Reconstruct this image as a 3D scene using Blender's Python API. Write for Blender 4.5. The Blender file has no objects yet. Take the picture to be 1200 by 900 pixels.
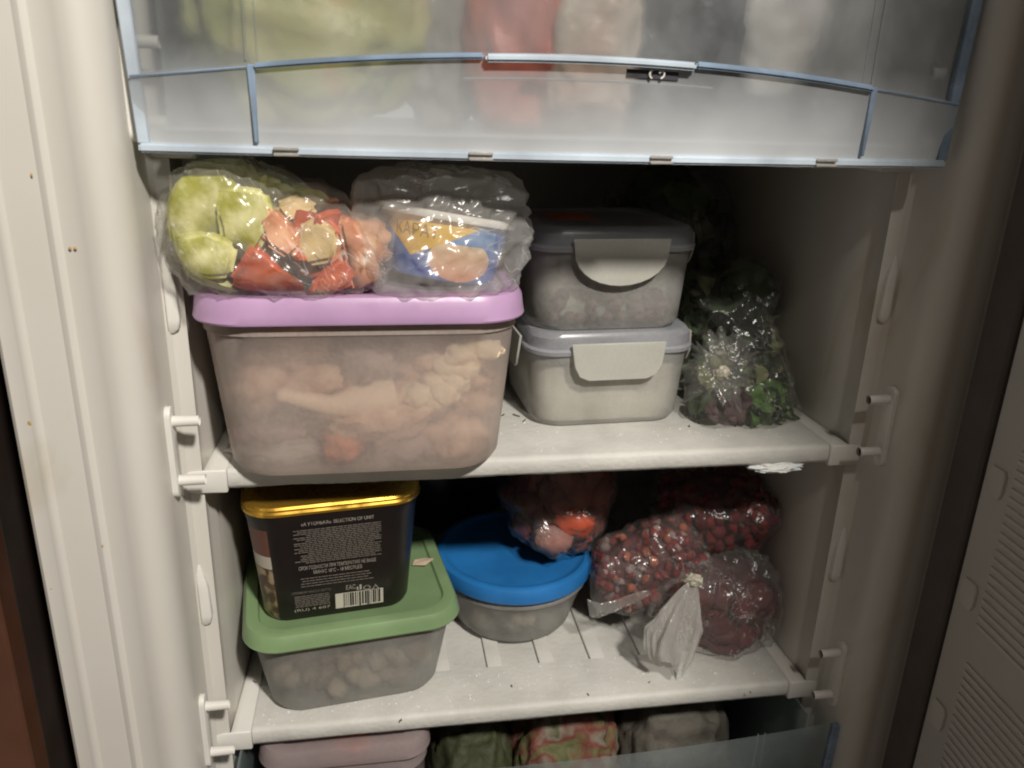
import bpy, bmesh, math, random
import numpy as np
from mathutils import Vector, Matrix, Euler, noise as mnoise
from mathutils.bvhtree import BVHTree

SC = bpy.context.scene
COL = SC.collection
V = Vector

# ------------------------------------------------------------------ camera
CAM = np.array([-0.10647, -0.47335, 0.21965])
ROT = np.array([[0.98671, 0.024945, -0.160562], [-0.159688, 0.331534, -0.929831], [0.030037, 0.943114, 0.331111]])
FOC = 949.6                                        # focal length in photograph pixels (1200 wide)
cd = bpy.data.cameras.new('camera'); cam = bpy.data.objects.new('camera', cd); COL.objects.link(cam)
m = Matrix([list(ROT[i]) + [CAM[i]] for i in range(3)] + [[0, 0, 0, 1]])
cam.matrix_world = m
cd.sensor_width = 36; cd.lens = FOC / 1200 * 36; cd.clip_start = .01; cd.clip_end = 30
cd.dof.use_dof = True; cd.dof.focus_distance = .52; cd.dof.aperture_fstop = 9.0
SC.camera = cam

# ------------------------------------------------------------------ light: one warm ceiling lamp, weak room light
w = bpy.data.worlds.new('World'); SC.world = w; w.use_nodes = True
w.node_tree.nodes['Background'].inputs[0].default_value = (1, .82, .67, 1)
w.node_tree.nodes['Background'].inputs[1].default_value = .09
ld = bpy.data.lights.new('ceiling_lamp', 'AREA'); ld.shape = 'DISK'; ld.size = .12
ld.energy = 28.5; ld.color = (1, .935, .85)
lo = bpy.data.objects.new('ceiling_lamp', ld); COL.objects.link(lo)
lo.location = (.24, -1.05, 1.07)
lo.rotation_euler = (V((-.03, .05, .0)) - lo.location).to_track_quat('-Z', 'Y').to_euler()
SC.view_settings.view_transform = 'Standard'; SC.view_settings.look = 'None'
SC.view_settings.exposure = 0; SC.view_settings.gamma = 1; SC.view_settings.use_curve_mapping = False
cy = SC.cycles
cy.max_bounces = 10; cy.diffuse_bounces = 4; cy.glossy_bounces = 3; cy.transmission_bounces = 6; cy.transparent_max_bounces = 40
cy.use_denoising = True; cy.filter_width = 2.0
cy.caustics_reflective = False; cy.caustics_refractive = False
cy.sample_clamp_indirect = 4

# ------------------------------------------------------------------ helpers
def at(u, v, ax, val):
    """the point where the ray through photograph pixel (u, v) meets the plane ax = val"""
    d = ROT @ np.array([(u - 600) / FOC, -(v - 450) / FOC, -1.])
    i = 'xyz'.index(ax)
    return V(CAM + d * (val - CAM[i]) / d[i])

def nz(p, s=1., seed=0.):
    return mnoise.noise(V((p[0] * s + seed, p[1] * s - seed * .7, p[2] * s + seed * 1.3)))

def finish(bm, smooth=True, angle=40):
    bmesh.ops.recalc_face_normals(bm, faces=bm.faces)
    me = bpy.data.meshes.new('mesh'); bm.to_mesh(me); bm.free()
    if smooth:
        me.shade_smooth()
        me.set_sharp_from_angle(angle=math.radians(angle))
    return me

def obj(name, bm, mat, parent=None, angle=40, smooth=True):
    me = finish(bm, smooth, angle) if isinstance(bm, bmesh.types.BMesh) else bm
    me.name = name
    o = bpy.data.objects.new(name, me); COL.objects.link(o)
    if mat is not None:
        if len(me.materials) == 0: me.materials.append(mat)
        elif me.materials[0] != mat:
            o.material_slots[0].link = 'OBJECT'; o.material_slots[0].material = mat
    if parent is not None: o.parent = parent
    return o

def tag(o, label, cat, group=None, kind=None):
    o['label'] = label; o['category'] = cat
    if group: o['group'] = group
    if kind: o['kind'] = kind
    return o

def thing(name, label, cat, loc=(0, 0, 0), rz=0, group=None):
    o = bpy.data.objects.new(name, None); COL.objects.link(o); o.empty_display_size = .02
    o.location = loc; o.rotation_euler = (0, 0, rz)
    return tag(o, label, cat, group)

def BM(): return bmesh.new()

def box(bm, x0, x1, y0, y1, z0, z1, bev=0, seg=2):
    vs = [bm.verts.new((x, y, z)) for x in (x0, x1) for y in (y0, y1) for z in (z0, z1)]
    fs = [bm.faces.new([vs[i] for i in q]) for q in ((0, 1, 3, 2), (4, 6, 7, 5), (0, 4, 5, 1), (2, 3, 7, 6), (0, 2, 6, 4), (1, 5, 7, 3))]
    if bev:
        es = set(e for f in fs for e in f.edges)
        bmesh.ops.bevel(bm, geom=list(es), offset=bev, segments=seg, affect='EDGES', profile=.5)
    return bm

def prism(bm, pts, ext, bev=0, seg=2):
    """polygon of 3-D points pushed along the vector ext"""
    a = [bm.verts.new(p) for p in pts]; e = V(ext)
    b = [bm.verts.new(V(p) + e) for p in pts]
    n = len(pts); fs = [bm.faces.new(a), bm.faces.new(b[::-1])]
    for i in range(n): fs.append(bm.faces.new((a[i], b[i], b[(i + 1) % n], a[(i + 1) % n])))
    bmesh.ops.recalc_face_normals(bm, faces=fs)
    if bev:
        es = set(x for f in fs for x in f.edges)
        bmesh.ops.bevel(bm, geom=list(es), offset=bev, segments=seg, affect='EDGES', profile=.5)
    return bm

def rrect(w, d, r, k=6):
    r = min(r, w / 2 - 1e-5, d / 2 - 1e-5); out = []
    for cx, cy_, a0 in ((w / 2 - r, d / 2 - r, 0), (-w / 2 + r, d / 2 - r, 90), (-w / 2 + r, -d / 2 + r, 180), (w / 2 - r, -d / 2 + r, 270)):
        for i in range(k + 1):
            a = math.radians(a0 + 90 * i / k); out.append((cx + r * math.cos(a), cy_ + r * math.sin(a)))
    return out

def loft(bm, secs, cap0=True, cap1=True, k=6, wob=0, seed=0):
    """rounded-rectangle rings (w, d, r, z[, dx, dy]) bridged one to the next"""
    rings = []
    for s in secs:
        w_, d_, r_, z_ = s[:4]; dx, dy = (s[4], s[5]) if len(s) > 4 else (0, 0)
        rings.append([bm.verts.new((x + dx + wob * nz((x, y, z_), 25, seed), y + dy, z_ + wob * nz((x, y, z_), 18, seed + 5))) for x, y in rrect(w_, d_, r_, k)])
    n = len(rings[0])
    for a, b in zip(rings, rings[1:]):
        for i in range(n): bm.faces.new((a[i], a[(i + 1) % n], b[(i + 1) % n], b[i]))
    if cap0: bm.faces.new(rings[0][::-1])
    if cap1: bm.faces.new(rings[-1])
    return bm

def lathe(bm, prof, n=64, cap0=True, cap1=True):
    return loft(bm, [(2 * r, 2 * r, r, z) for r, z in prof], cap0, cap1, k=n // 4)

def cyl(bm, p0, p1, r0, r1=None, n=14, cap=True):
    p0, p1 = V(p0), V(p1); r1 = r0 if r1 is None else r1
    q = (p1 - p0).to_track_quat('Z', 'Y')
    a = [bm.verts.new(p0 + q @ V((r0 * math.cos(t), r0 * math.sin(t), 0))) for t in [2 * math.pi * i / n for i in range(n)]]
    b = [bm.verts.new(p1 + q @ V((r1 * math.cos(t), r1 * math.sin(t), 0))) for t in [2 * math.pi * i / n for i in range(n)]]
    for i in range(n): bm.faces.new((a[i], a[(i + 1) % n], b[(i + 1) % n], b[i]))
    if cap: bm.faces.new(a[::-1]); bm.faces.new(b)
    return bm

def ico(sub, fn):
    bm = BM(); bmesh.ops.create_icosphere(bm, subdivisions=sub, radius=1)
    for v in bm.verts: v.co = fn(v.co.normalized())
    return bm

def lump(sub, rad, amp=.25, sc=1.6, seed=0., fine=0.):
    rad = V(rad)
    def f(d):
        k = 1 + amp * nz(d, sc, seed) + amp * .5 * nz(d, sc * 2.3, seed + 9) + fine * nz(d, sc * 6, seed + 3)
        return V((d.x * rad.x, d.y * rad.y, d.z * rad.z)) * k
    return ico(sub, f)

# ------------------------------------------------------------------ materials
def newmat(name):
    mt = bpy.data.materials.new(name); mt.use_nodes = True
    nt = mt.node_tree; nt.nodes.clear()
    out = nt.nodes.new('ShaderNodeOutputMaterial')
    return mt, nt, out

def N(nt, t, **kw):
    n = nt.nodes.new('ShaderNode' + t)
    for k, v_ in kw.items():
        if hasattr(n, k): setattr(n, k, v_)
        else: n.inputs[k.replace('_', ' ')].default_value = v_
    return n

def L(nt, a, b): nt.links.new(a, b)

def noise_fac(nt, scale, detail=3, lo=.35, hi=.65, dist=0, coord='Object', stretch=None):
    tc = N(nt, 'TexCoord'); no = N(nt, 'TexNoise'); no.inputs['Scale'].default_value = scale
    no.inputs['Detail'].default_value = detail; no.inputs['Distortion'].default_value = dist
    src = tc.outputs[coord]
    if stretch:
        mp = N(nt, 'Mapping'); mp.inputs['Scale'].default_value = stretch; L(nt, src, mp.inputs[0]); src = mp.outputs[0]
    L(nt, src, no.inputs['Vector'])
    mr = N(nt, 'MapRange'); mr.inputs[1].default_value = lo; mr.inputs[2].default_value = hi
    L(nt, no.outputs[0], mr.inputs[0])
    return mr.outputs[0], no.outputs[0]

def mixcol(nt, fac, a, b):
    mx = N(nt, 'Mix', data_type='RGBA')
    if isinstance(fac, (int, float)): mx.inputs[0].default_value = fac
    else: L(nt, fac, mx.inputs[0])
    for s, c in ((6, a), (7, b)):
        if isinstance(c, tuple): mx.inputs[s].default_value = (*c[:3], 1)
        else: L(nt, c, mx.inputs[s])
    return mx.outputs[2]

def bump(nt, h, strength, dist=.001):
    b = N(nt, 'Bump'); b.inputs['Strength'].default_value = strength; b.inputs['Distance'].default_value = dist
    L(nt, h, b.inputs['Height']); return b.outputs[0]

def pm(name, col, rough=.5, var=.12, vs=25, bmp=0, bs=150, spec=.5, sss=0, col2=None, rand=0, metal=0, lo=.35, hi=.65):
    mt, nt, out = newmat(name)
    p = N(nt, 'BsdfPrincipled'); p.inputs['Roughness'].default_value = rough
    p.inputs['Specular IOR Level'].default_value = spec; p.inputs['Metallic'].default_value = metal
    rf, _ = noise_fac(nt, vs * 2.6, 6, .3, .7)
    rr_ = N(nt, 'MapRange'); rr_.inputs[3].default_value = max(.05, rough - .09); rr_.inputs[4].default_value = min(1, rough + .13); L(nt, rf, rr_.inputs[0]); L(nt, rr_.outputs[0], p.inputs['Roughness'])
    f, _ = noise_fac(nt, vs, 4, lo, hi)
    a = tuple(max(0, c * (1 - var)) for c in col); b = col2 or tuple(min(1, c * (1 + var)) for c in col)
    c = mixcol(nt, f, a, b)
    if rand:
        oi = N(nt, 'ObjectInfo'); mr = N(nt, 'MapRange'); mr.inputs[3].default_value = 1 - rand; mr.inputs[4].default_value = 1 + rand
        L(nt, oi.outputs['Random'], mr.inputs[0])
        hs = N(nt, 'HueSaturation'); L(nt, c, hs.inputs['Color']); L(nt, mr.outputs[0], hs.inputs['Value']); c = hs.outputs[0]
    L(nt, c, p.inputs['Base Color'])
    if sss:
        p.inputs['Subsurface Weight'].default_value = sss; p.inputs['Subsurface Scale'].default_value = .004
        p.inputs['Subsurface Radius'].default_value = (1, .6, .4)
    if bmp:
        _, h = noise_fac(nt, bs, 4); L(nt, bump(nt, h, bmp), p.inputs['Normal'])
    L(nt, p.outputs[0], out.inputs[0]); return mt

def facing(nt, f0, f1, power=4., normal=None):
    """reflectance that rises towards grazing angles, the same on both sides of a thin sheet"""
    lw = N(nt, 'LayerWeight'); lw.inputs[0].default_value = .5
    if normal is not None: L(nt, normal, lw.inputs['Normal'])
    pw = N(nt, 'Math', operation='POWER'); L(nt, lw.outputs['Facing'], pw.inputs[0]); pw.inputs[1].default_value = power
    mr = N(nt, 'MapRange'); mr.inputs[3].default_value = f0; mr.inputs[4].default_value = f1; L(nt, pw.outputs[0], mr.inputs[0])
    return mr.outputs[0]

def frosted(name, tint, haze=.35, refr=.45, rough=.45, ior=1.18, hazecol=None, ns=18, hvar=.12, gloss=.22, clear=None, zfrost=None, rime=1.):
    """thin cloudy plastic: clear share + rough refraction + milky scattering + soft shine"""
    mt, nt, out = newmat(name); hc = hazecol or tint
    tr = N(nt, 'BsdfTransparent'); tr.inputs[0].default_value = (*(clear or tint), 1)
    rf = N(nt, 'BsdfRefraction'); rf.inputs['Color'].default_value = (*(clear or tint), 1); rf.inputs['Roughness'].default_value = rough; rf.inputs['IOR'].default_value = ior
    df = N(nt, 'BsdfDiffuse'); df.inputs[0].default_value = (*hc, 1)
    tl = N(nt, 'BsdfTranslucent'); tl.inputs[0].default_value = (*hc, 1)
    m1 = N(nt, 'MixShader'); m1.inputs[0].default_value = refr; L(nt, tr.outputs[0], m1.inputs[1]); L(nt, rf.outputs[0], m1.inputs[2])
    m2 = N(nt, 'MixShader'); m2.inputs[0].default_value = .30; L(nt, df.outputs[0], m2.inputs[1]); L(nt, tl.outputs[0], m2.inputs[2])
    m3 = N(nt, 'MixShader'); L(nt, m1.outputs[0], m3.inputs[1]); L(nt, m2.outputs[0], m3.inputs[2])
    f, h = noise_fac(nt, ns, 5, .3, .7)
    mr = N(nt, 'MapRange'); mr.inputs[3].default_value = max(0, haze - hvar); mr.inputs[4].default_value = haze + hvar; L(nt, f, mr.inputs[0])
    _, fine = noise_fac(nt, 420, 3)
    sp = N(nt, 'MapRange'); sp.inputs[1].default_value = .35; sp.inputs[2].default_value = .75; sp.inputs[3].default_value = -.03 * rime; sp.inputs[4].default_value = .05 * rime; L(nt, fine, sp.inputs[0])
    a0 = N(nt, 'Math', operation='ADD'); a0.use_clamp = True; L(nt, mr.outputs[0], a0.inputs[0]); L(nt, sp.outputs[0], a0.inputs[1]); hz = a0.outputs[0]
    if zfrost:                                                 # rime gathers towards the foot of the panel
        tc = N(nt, 'TexCoord'); sx = N(nt, 'SeparateXYZ'); L(nt, tc.outputs['Object'], sx.inputs[0])
        zr = N(nt, 'MapRange'); zr.inputs[1].default_value = zfrost[0]; zr.inputs[2].default_value = zfrost[1]; zr.inputs[3].default_value = zfrost[2]; zr.inputs[4].default_value = 0
        L(nt, sx.outputs[2], zr.inputs[0]); ad = N(nt, 'Math', operation='ADD'); L(nt, hz, ad.inputs[0]); L(nt, zr.outputs[0], ad.inputs[1]); hz = ad.outputs[0]
    L(nt, hz, m3.inputs[0])
    gl = N(nt, 'BsdfGlossy'); gl.inputs['Roughness'].default_value = gloss
    m4 = N(nt, 'MixShader'); L(nt, facing(nt, .035, .30), m4.inputs[0]); L(nt, m3.outputs[0], m4.inputs[1]); L(nt, gl.outputs[0], m4.inputs[2])
    L(nt, m4.outputs[0], out.inputs[0]); return mt

def film(name, haze=.08, tint=(.97, .97, .96), hazecol=(.85, .84, .80), gloss=.24, bs=24, bstr=.26, stretch=(1, 1, 1), streak=.25, dist=.8, rot=(0, 0, 0)):
    """crumpled cling film: mostly clear, a little milky, with soft long creases that catch the lamp"""
    mt, nt, out = newmat(name)
    tr = N(nt, 'BsdfTransparent'); tr.inputs[0].default_value = (*tint, 1)
    df = N(nt, 'BsdfDiffuse'); df.inputs[0].default_value = (*hazecol, 1)
    tl = N(nt, 'BsdfTranslucent'); tl.inputs[0].default_value = (*hazecol, 1)
    m2 = N(nt, 'MixShader'); m2.inputs[0].default_value = .4; L(nt, df.outputs[0], m2.inputs[1]); L(nt, tl.outputs[0], m2.inputs[2])
    tc = N(nt, 'TexCoord'); rm = N(nt, 'Mapping'); rm.inputs['Rotation'].default_value = rot; L(nt, tc.outputs['Object'], rm.inputs[0])
    mp = N(nt, 'Mapping'); mp.inputs['Scale'].default_value = stretch; L(nt, rm.outputs[0], mp.inputs[0])
    def ridged(scale, detail, d, loc):
        m_ = N(nt, 'Mapping'); m_.inputs['Location'].default_value = loc; L(nt, mp.outputs[0], m_.inputs[0])
        n1 = N(nt, 'TexNoise'); n1.inputs['Scale'].default_value = scale; n1.inputs['Detail'].default_value = detail; n1.inputs['Distortion'].default_value = d
        L(nt, m_.outputs[0], n1.inputs['Vector'])
        q = N(nt, 'Math', operation='SUBTRACT'); L(nt, n1.outputs[0], q.inputs[0]); q.inputs[1].default_value = .5
        a_ = N(nt, 'Math', operation='ABSOLUTE'); L(nt, q.outputs[0], a_.inputs[0]); return a_.outputs[0]
    r1 = ridged(bs, 2, dist, (0, 0, 0)); r2 = ridged(bs * 2.7, 2, dist * .6, (3, 1, 2))
    ad = N(nt, 'Math', operation='MULTIPLY_ADD'); L(nt, r2, ad.inputs[0]); ad.inputs[1].default_value = .35; L(nt, r1, ad.inputs[2])
    bn = bump(nt, ad.outputs[0], bstr, .02)
    def line(src, wd, amt):
        mr = N(nt, 'MapRange'); mr.inputs[1].default_value = 0; mr.inputs[2].default_value = wd; mr.inputs[3].default_value = amt; mr.inputs[4].default_value = 0
        L(nt, src, mr.inputs[0]); return mr.outputs[0]
    vn, _ = noise_fac(nt, 30, 2, .45, .7)                      # creases come and go
    ls = N(nt, 'Math', operation='MULTIPLY_ADD'); L(nt, line(r2, .02, streak), ls.inputs[0]); L(nt, vn, ls.inputs[1]); ls.inputs[2].default_value = haze
    m3 = N(nt, 'MixShader'); L(nt, ls.outputs[0], m3.inputs[0]); L(nt, tr.outputs[0], m3.inputs[1]); L(nt, m2.outputs[0], m3.inputs[2])
    gl = N(nt, 'BsdfGlossy'); gl.inputs['Roughness'].default_value = gloss; gl.inputs[0].default_value = (1, 1, 1, 1); L(nt, bn, gl.inputs['Normal'])
    m4 = N(nt, 'MixShader'); L(nt, facing(nt, .038, .32), m4.inputs[0]); L(nt, m3.outputs[0], m4.inputs[1]); L(nt, gl.outputs[0], m4.inputs[2])
    L(nt, m4.outputs[0], out.inputs[0]); return mt

def blotch(name, cols, scale=12, rough=.4, seed=0, gloss=.5, dist=.5):
    """several printed colours in soft patches"""
    mt, nt, out = newmat(name)
    p = N(nt, 'BsdfPrincipled'); p.inputs['Roughness'].default_value = rough
    tc = N(nt, 'TexCoord'); mp = N(nt, 'Mapping'); mp.inputs['Location'].default_value = (seed, seed * 1.7, -seed); L(nt, tc.outputs['Object'], mp.inputs[0])
    no = N(nt, 'TexNoise'); no.inputs['Scale'].default_value = scale; no.inputs['Detail'].default_value = 2; no.inputs['Distortion'].default_value = dist; L(nt, mp.outputs[0], no.inputs['Vector'])
    cr = N(nt, 'ValToRGB'); e = cr.color_ramp.elements
    n = len(cols)
    for i, c in enumerate(cols):
        pos = .28 + .44 * i / max(1, n - 1)
        if i < 2: e[i].position = pos; e[i].color = (*c, 1)
        else:
            q = e.new(pos); q.color = (*c, 1)
    L(nt, no.outputs[0], cr.inputs[0]); L(nt, cr.outputs[0], p.inputs['Base Color'])
    _, h = noise_fac(nt, scale * 6, 4, dist=1); L(nt, bump(nt, h, .5, .002), p.inputs['Normal'])
    L(nt, p.outputs[0], out.inputs[0]); return mt

def liner_mat():
    mt, nt, out = newmat('white_enamel')
    p = N(nt, 'BsdfPrincipled'); p.inputs['Roughness'].default_value = .38
    f, _ = noise_fac(nt, 6, 5, .3, .75)
    base = mixcol(nt, f, (.66, .645, .60), (.60, .58, .53))
    s2, _ = noise_fac(nt, 14, 6, .60, .85, dist=1.2, stretch=(1, 1, .35))
    base = mixcol(nt, s2, base, (.50, .43, .30))
    L(nt, base, p.inputs['Base Color'])
    _, h = noise_fac(nt, 60, 3); L(nt, bump(nt, h, .08, .001), p.inputs['Normal'])
    L(nt, p.outputs[0], out.inputs[0]); return mt

M = {}
M['enamel'] = liner_mat()
M['inner'] = pm('liner_plastic', (.60, .59, .55), .45, .06, 8, .1, 60)
M['white_plastic'] = pm('white_plastic', (.72, .71, .67), .4, .05, 20, .05, 100)
M['shelf'] = pm('frosty_shelf', (.58, .575, .54), .6, .08, 30, .5, 260, .4)
M['ice'] = pm('ice', (.82, .83, .82), .55, .05, 40, .9, 300, .5, .4)
M['gasket_gap_shade'] = pm('shade_dark_gasket', (.10, .085, .075), .7, .1, 20)  # door gasket; its dark colour stands in for the shadow in the hinge gap
M['brown_wood'] = pm('brown_wood', (.095, .040, .023), .5, .3, 9, .1, 80)
M['gap_shade'] = pm('gap_shade_board', (.025, .015, .01), .7, .2, 9)  # near-black paints the shade of the gap between cabinet and freezer
M['hole'] = pm('dark_hole', (.06, .055, .05), .8)
M['drawer'] = frosted('drawer_plastic', (.95, .97, .97), .17, .62, .55, 1.25, (.88, .93, .97), 22, .08, .2, zfrost=(.004, .052, .55), rime=.15)
M['drawer_edge'] = pm('drawer_blue_edge', (.23, .31, .42), .2, .25, 30, .1, 60, .6)
M['drawer_rim'] = pm('drawer_pale_rim', (.50, .58, .66), .2, .18, 22, .15, 60, .6)
M['drawer_low'] = frosted('drawer_plastic_low', (.80, .87, .88), .26, .3, .3, 1.12, (.50, .58, .60), 14, .1, .2)
M['slot_packet_dark'] = pm('slot_packet_dark', (.035, .036, .045), .4, .2, 40)  # colour of the dark packet as it shows through the handle slot
M['silver'] = pm('clip_metal', (.62, .60, .56), .3, .1, 40, .1, 80, .5, metal=.5)
M['lilac'] = pm('lilac_plastic', (.47, .30, .50), .34, .09, 22, .08, 160)
M['green'] = pm('green_plastic', (.20, .305, .15), .38, .10, 22, .10, 160)
M['blue'] = pm('blue_plastic', (.018, .165, .46), .42, .12, 22, .12, 160)
M['clear_body'] = frosted('cloudy_box', (.98, .97, .95), .39, .58, .50, 1.18, (1, .86, .78), 16, .08, .22)
M['clear_body2'] = frosted('cloudy_box_grey', (.97, .97, .95), .31, .55, .46, 1.16, (.84, .83, .79), 20, .08, .22)
M['clear_body3'] = frosted('cloudy_box_pale', (.98, .98, .97), .30, .42, .44, 1.16, (.93, .92, .88), 20, .08, .22)
M['clear_lid'] = frosted('cloudy_lid', (.90, .92, .95), .50, .3, .5, 1.2, (.66, .68, .73), 20, .1, .25)
M['clear_clip'] = frosted('cloudy_clip', (.93, .93, .90), .68, .3, .5, 1.2, (.76, .76, .70), 20, .06, .3)
M['film'] = film('cling_film', .16, streak=.75, bs=26, stretch=(2.2, 2.2, .5), rot=(0, .7, 0))
M['film_frill'] = film('frill_film', .10, streak=.6, bs=40, stretch=(2.5, 2.5, 2.5))
M['film_clear'] = film('cling_film_clear', .08, streak=.55, bs=26, stretch=(2, 2, .6), rot=(0, .4, 0))
M['film_hazy'] = film('cling_film_hazy', .24, streak=.4, bs=20, stretch=(.6, 1.5, 2), rot=(0, .25, 0))
M['film_fine'] = film('cling_film_fine', .06, bs=30, stretch=(2, 2, .5), streak=.35, rot=(0, .5, 0))
M['film_milky'] = film('milky_film', .13, streak=.75, bs=26, stretch=(2.5, 2.5, .5), rot=(0, -.35, 0))
M['film_dark'] = film('cling_film_thin', .015, streak=.1)
M['film_white'] = film('white_film', .40, hazecol=(.82, .81, .78), bs=34, stretch=(3, 3, .35), streak=.5, gloss=.2)
M['knot'] = pm('knot_film', (.50, .47, .38), .35, .2, 200, .6, 400)
M['sticker'] = pm('orange_sticker', (.60, .20, .09), .5, .12, 60)
M['paper'] = pm('beige_paper', (.62, .48, .36), .7, .1, 80)

# ------------------------------------------------------------------ freezer body
FZ = thing('freezer', 'white enamel freezer cabinet with open compartment and door swung aside', 'freezer', (0, .15, -.5))
def fpart(name, bm, mat, angle=40, parent=None):
    """geometry is given in world coordinates; shift it under its parent"""
    o = obj(name, bm, mat, parent or FZ, angle)
    o.matrix_parent_inverse = Matrix.Translation(-V(FZ.location)) if parent is None else Matrix.Identity(4)
    return o

def arc(cx, cy_, r, a0, a1, n=5):
    return [(cx + r * math.cos(math.radians(a0 + (a1 - a0) * i / n)), cy_ + r * math.sin(math.radians(a0 + (a1 - a0) * i / n))) for i in range(n + 1)]

prof = [(.2035, .36), (.2135, .055), (.2145, .022), (.2170, .017), (.2170, .007), (.2155, .0015), (.2235, .0000), (.2262, -.003)]
prof += [(.2268, -.028), (.2278, -.034), (.2300, -.0400), (.2335, -.0443), (.2380, -.0468), (.2430, -.0470), (.2480, -.0455), (.2520, -.0440), (.2590, -.0438)]
prof += [(.2602, -.0447), (.2622, -.0452), (.2642, -.0447), (.2655, -.0440), (.2820, -.0446), (.2832, -.0456), (.2850, -.0460), (.2868, -.0456), (.2880, -.0452)]
prof += [(.2945, -.0456), (.2965, -.0440), (.2975, -.0410), (.2975, .36)]
for s, nm in ((-1, 'left_wall'), (1, 'right_wall')):
    bm = BM(); zs = [-.50, -.2, 0, .2, .46]
    rings = [[bm.verts.new((s * x, y, z)) for x, y in prof] for z in zs]
    n = len(prof)
    for a, b in zip(rings, rings[1:]):
        for i in range(n): bm.faces.new((a[i], a[(i + 1) % n], b[(i + 1) % n], b[i]))
    bm.faces.new(rings[0]); bm.faces.new(rings[-1][::-1])
    fpart(nm, bm, M['enamel'], 28)
fpart('back_wall', box(BM(), -.2975, .2975, .361, .40, -.50, .46), M['inner'])
fpart('ceiling_panel', box(BM(), -.2975, .2975, -.04, .40, .461, .50), M['inner'])
fpart('floor_panel', box(BM(), -.2975, .2975, -.04, .40, -.54, -.501), M['inner'])

S = .2
M['stain'] = pm('yellow_stain', (.46, .30, .10), .7, .2, 200)
for u, v, rx, rz in ((82, 291, .0008, .0008), (88, 291, .0008, .0008), (35, 496, .0013, .0013), (37, 205, .0005, .0010), (60, 690, .0007, .0006), (120, 640, .0005, .0009)):
    o = fpart('stain', lump(2, (rx, .0004, rz), .3, 2, u), M['stain']); o.location = at(u, v, 'y', -.0452)
# drawer-stop brackets: an upright plate on the side wall with two pins
plate = BM()
st = [(0 + .0052 * math.cos(a), .0456 + .0052 * math.sin(a)) for a in [math.pi * i / 8 for i in range(9)]] + [(.0052 * math.cos(a), -.0008 + .0052 * math.sin(a)) for a in [math.pi + math.pi * i / 8 for i in range(9)]]
prism(plate, [(-.0015, y, z - .0035 + (.0028 if z > .02 else .003)) for y, z in st], (.0042, 0, 0), .0008, 2)
plate_me = finish(plate)
pin = BM(); cyl(pin, (0, 0, 0), (.0145, 0, 0), .0033, .0030, 18)
endf = max(pin.faces, key=lambda f: f.calc_center_median().x)
inner = bmesh.ops.inset_individual(pin, faces=[endf], thickness=.0014)
endf.material_index = 1
bmesh.ops.translate(pin, verts=list(endf.verts), vec=(-.002, 0, 0))
pin_me = finish(pin); pin_me.materials.append(M['white_plastic']); pin_me.materials.append(M['hole'])
for k in (1, 0, -1):
    for s in (-1, 1):
        b = obj('bracket', plate_me, M['white_plastic'], FZ)
        b.matrix_parent_inverse = Matrix.Translation(-V(FZ.location))
        b.location = (s * .2262, -.0204, k * S); b.scale = (1, 1, 1)
        if s > 0: b.rotation_euler = (0, 0, math.pi)
        for z in (.041, .0038):
            p = obj('pin', pin_me, M['white_plastic'], b); p.location = (.0027, 0, z)
# rail stops: sloped blocks on the side walls between the shelves
for zc in (.108, -.090):
    for s in (-1, 1):
        bm = BM()
        loft(bm, [(.003, .006, .0012, .024, -.0035, .004), (.0075, .010, .0014, .013, -.0018, .002), (.0085, .011, .0015, .008, -.0010, .0015), (.0092, .0115, .0015, -.012, -.0004, .001), (.0080, .0105, .0015, -.0175, -.0012, .0015), (.0040, .007, .0012, -.0205, -.0030, .003)], k=3)
        for v in bm.verts: v.co = V((-s * (v.co.x * .75 - .001), v.co.y * .6 + .002, v.co.z))
        o = fpart('rail_stop', bm, M['white_plastic'], 50)
        o.location = (s * .2200, -.003, zc)

# door: swung open on the right, its ribbed inner panel towards the compartment
DA = math.radians(-4.6)
door = obj('door', box(BM(), .002, .052, -.57, -.003, -.52, 1.30, .006, 3), M['enamel'], FZ)
door.matrix_parent_inverse = Matrix.Translation(-V(FZ.location))
door.location = (.2585, -.070, 0); door.rotation_euler = (0, 0, DA)
def dpart(name, bm, mat): return obj(name, bm, mat, door)
dpart('liner', box(BM(), -.008, .0018, -.55, -.014, -.50, 1.28, .004, 2), M['inner'])
dpart('gasket_gap_shade', box(BM(), -.010, .006, -.0135, .014, -.51, 1.29, .002, 1), M['gasket_gap_shade'])
rib_me = finish(box(BM(), -.0090, -.0079, -.52, -.040, -.0014, .0014, 0.0004, 1))
zz = .07
while zz > -.36:
    if not (-.098 < zz < -.073):
        r = obj('ridge', rib_me, M['inner'], door); r.location = (0, 0, zz)
    zz -= .0057
for z in (.018, -.058, -.150):
    dpart('boss', loft(BM(), [(.002, .010, .0006, z - .010), (.003, .014, .0006, z - .005), (.003, .014, .0006, z + .005), (.002, .010, .0006, z + .008)], k=3), M['inner']).location = (-.0085, -.028, 0)

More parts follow.
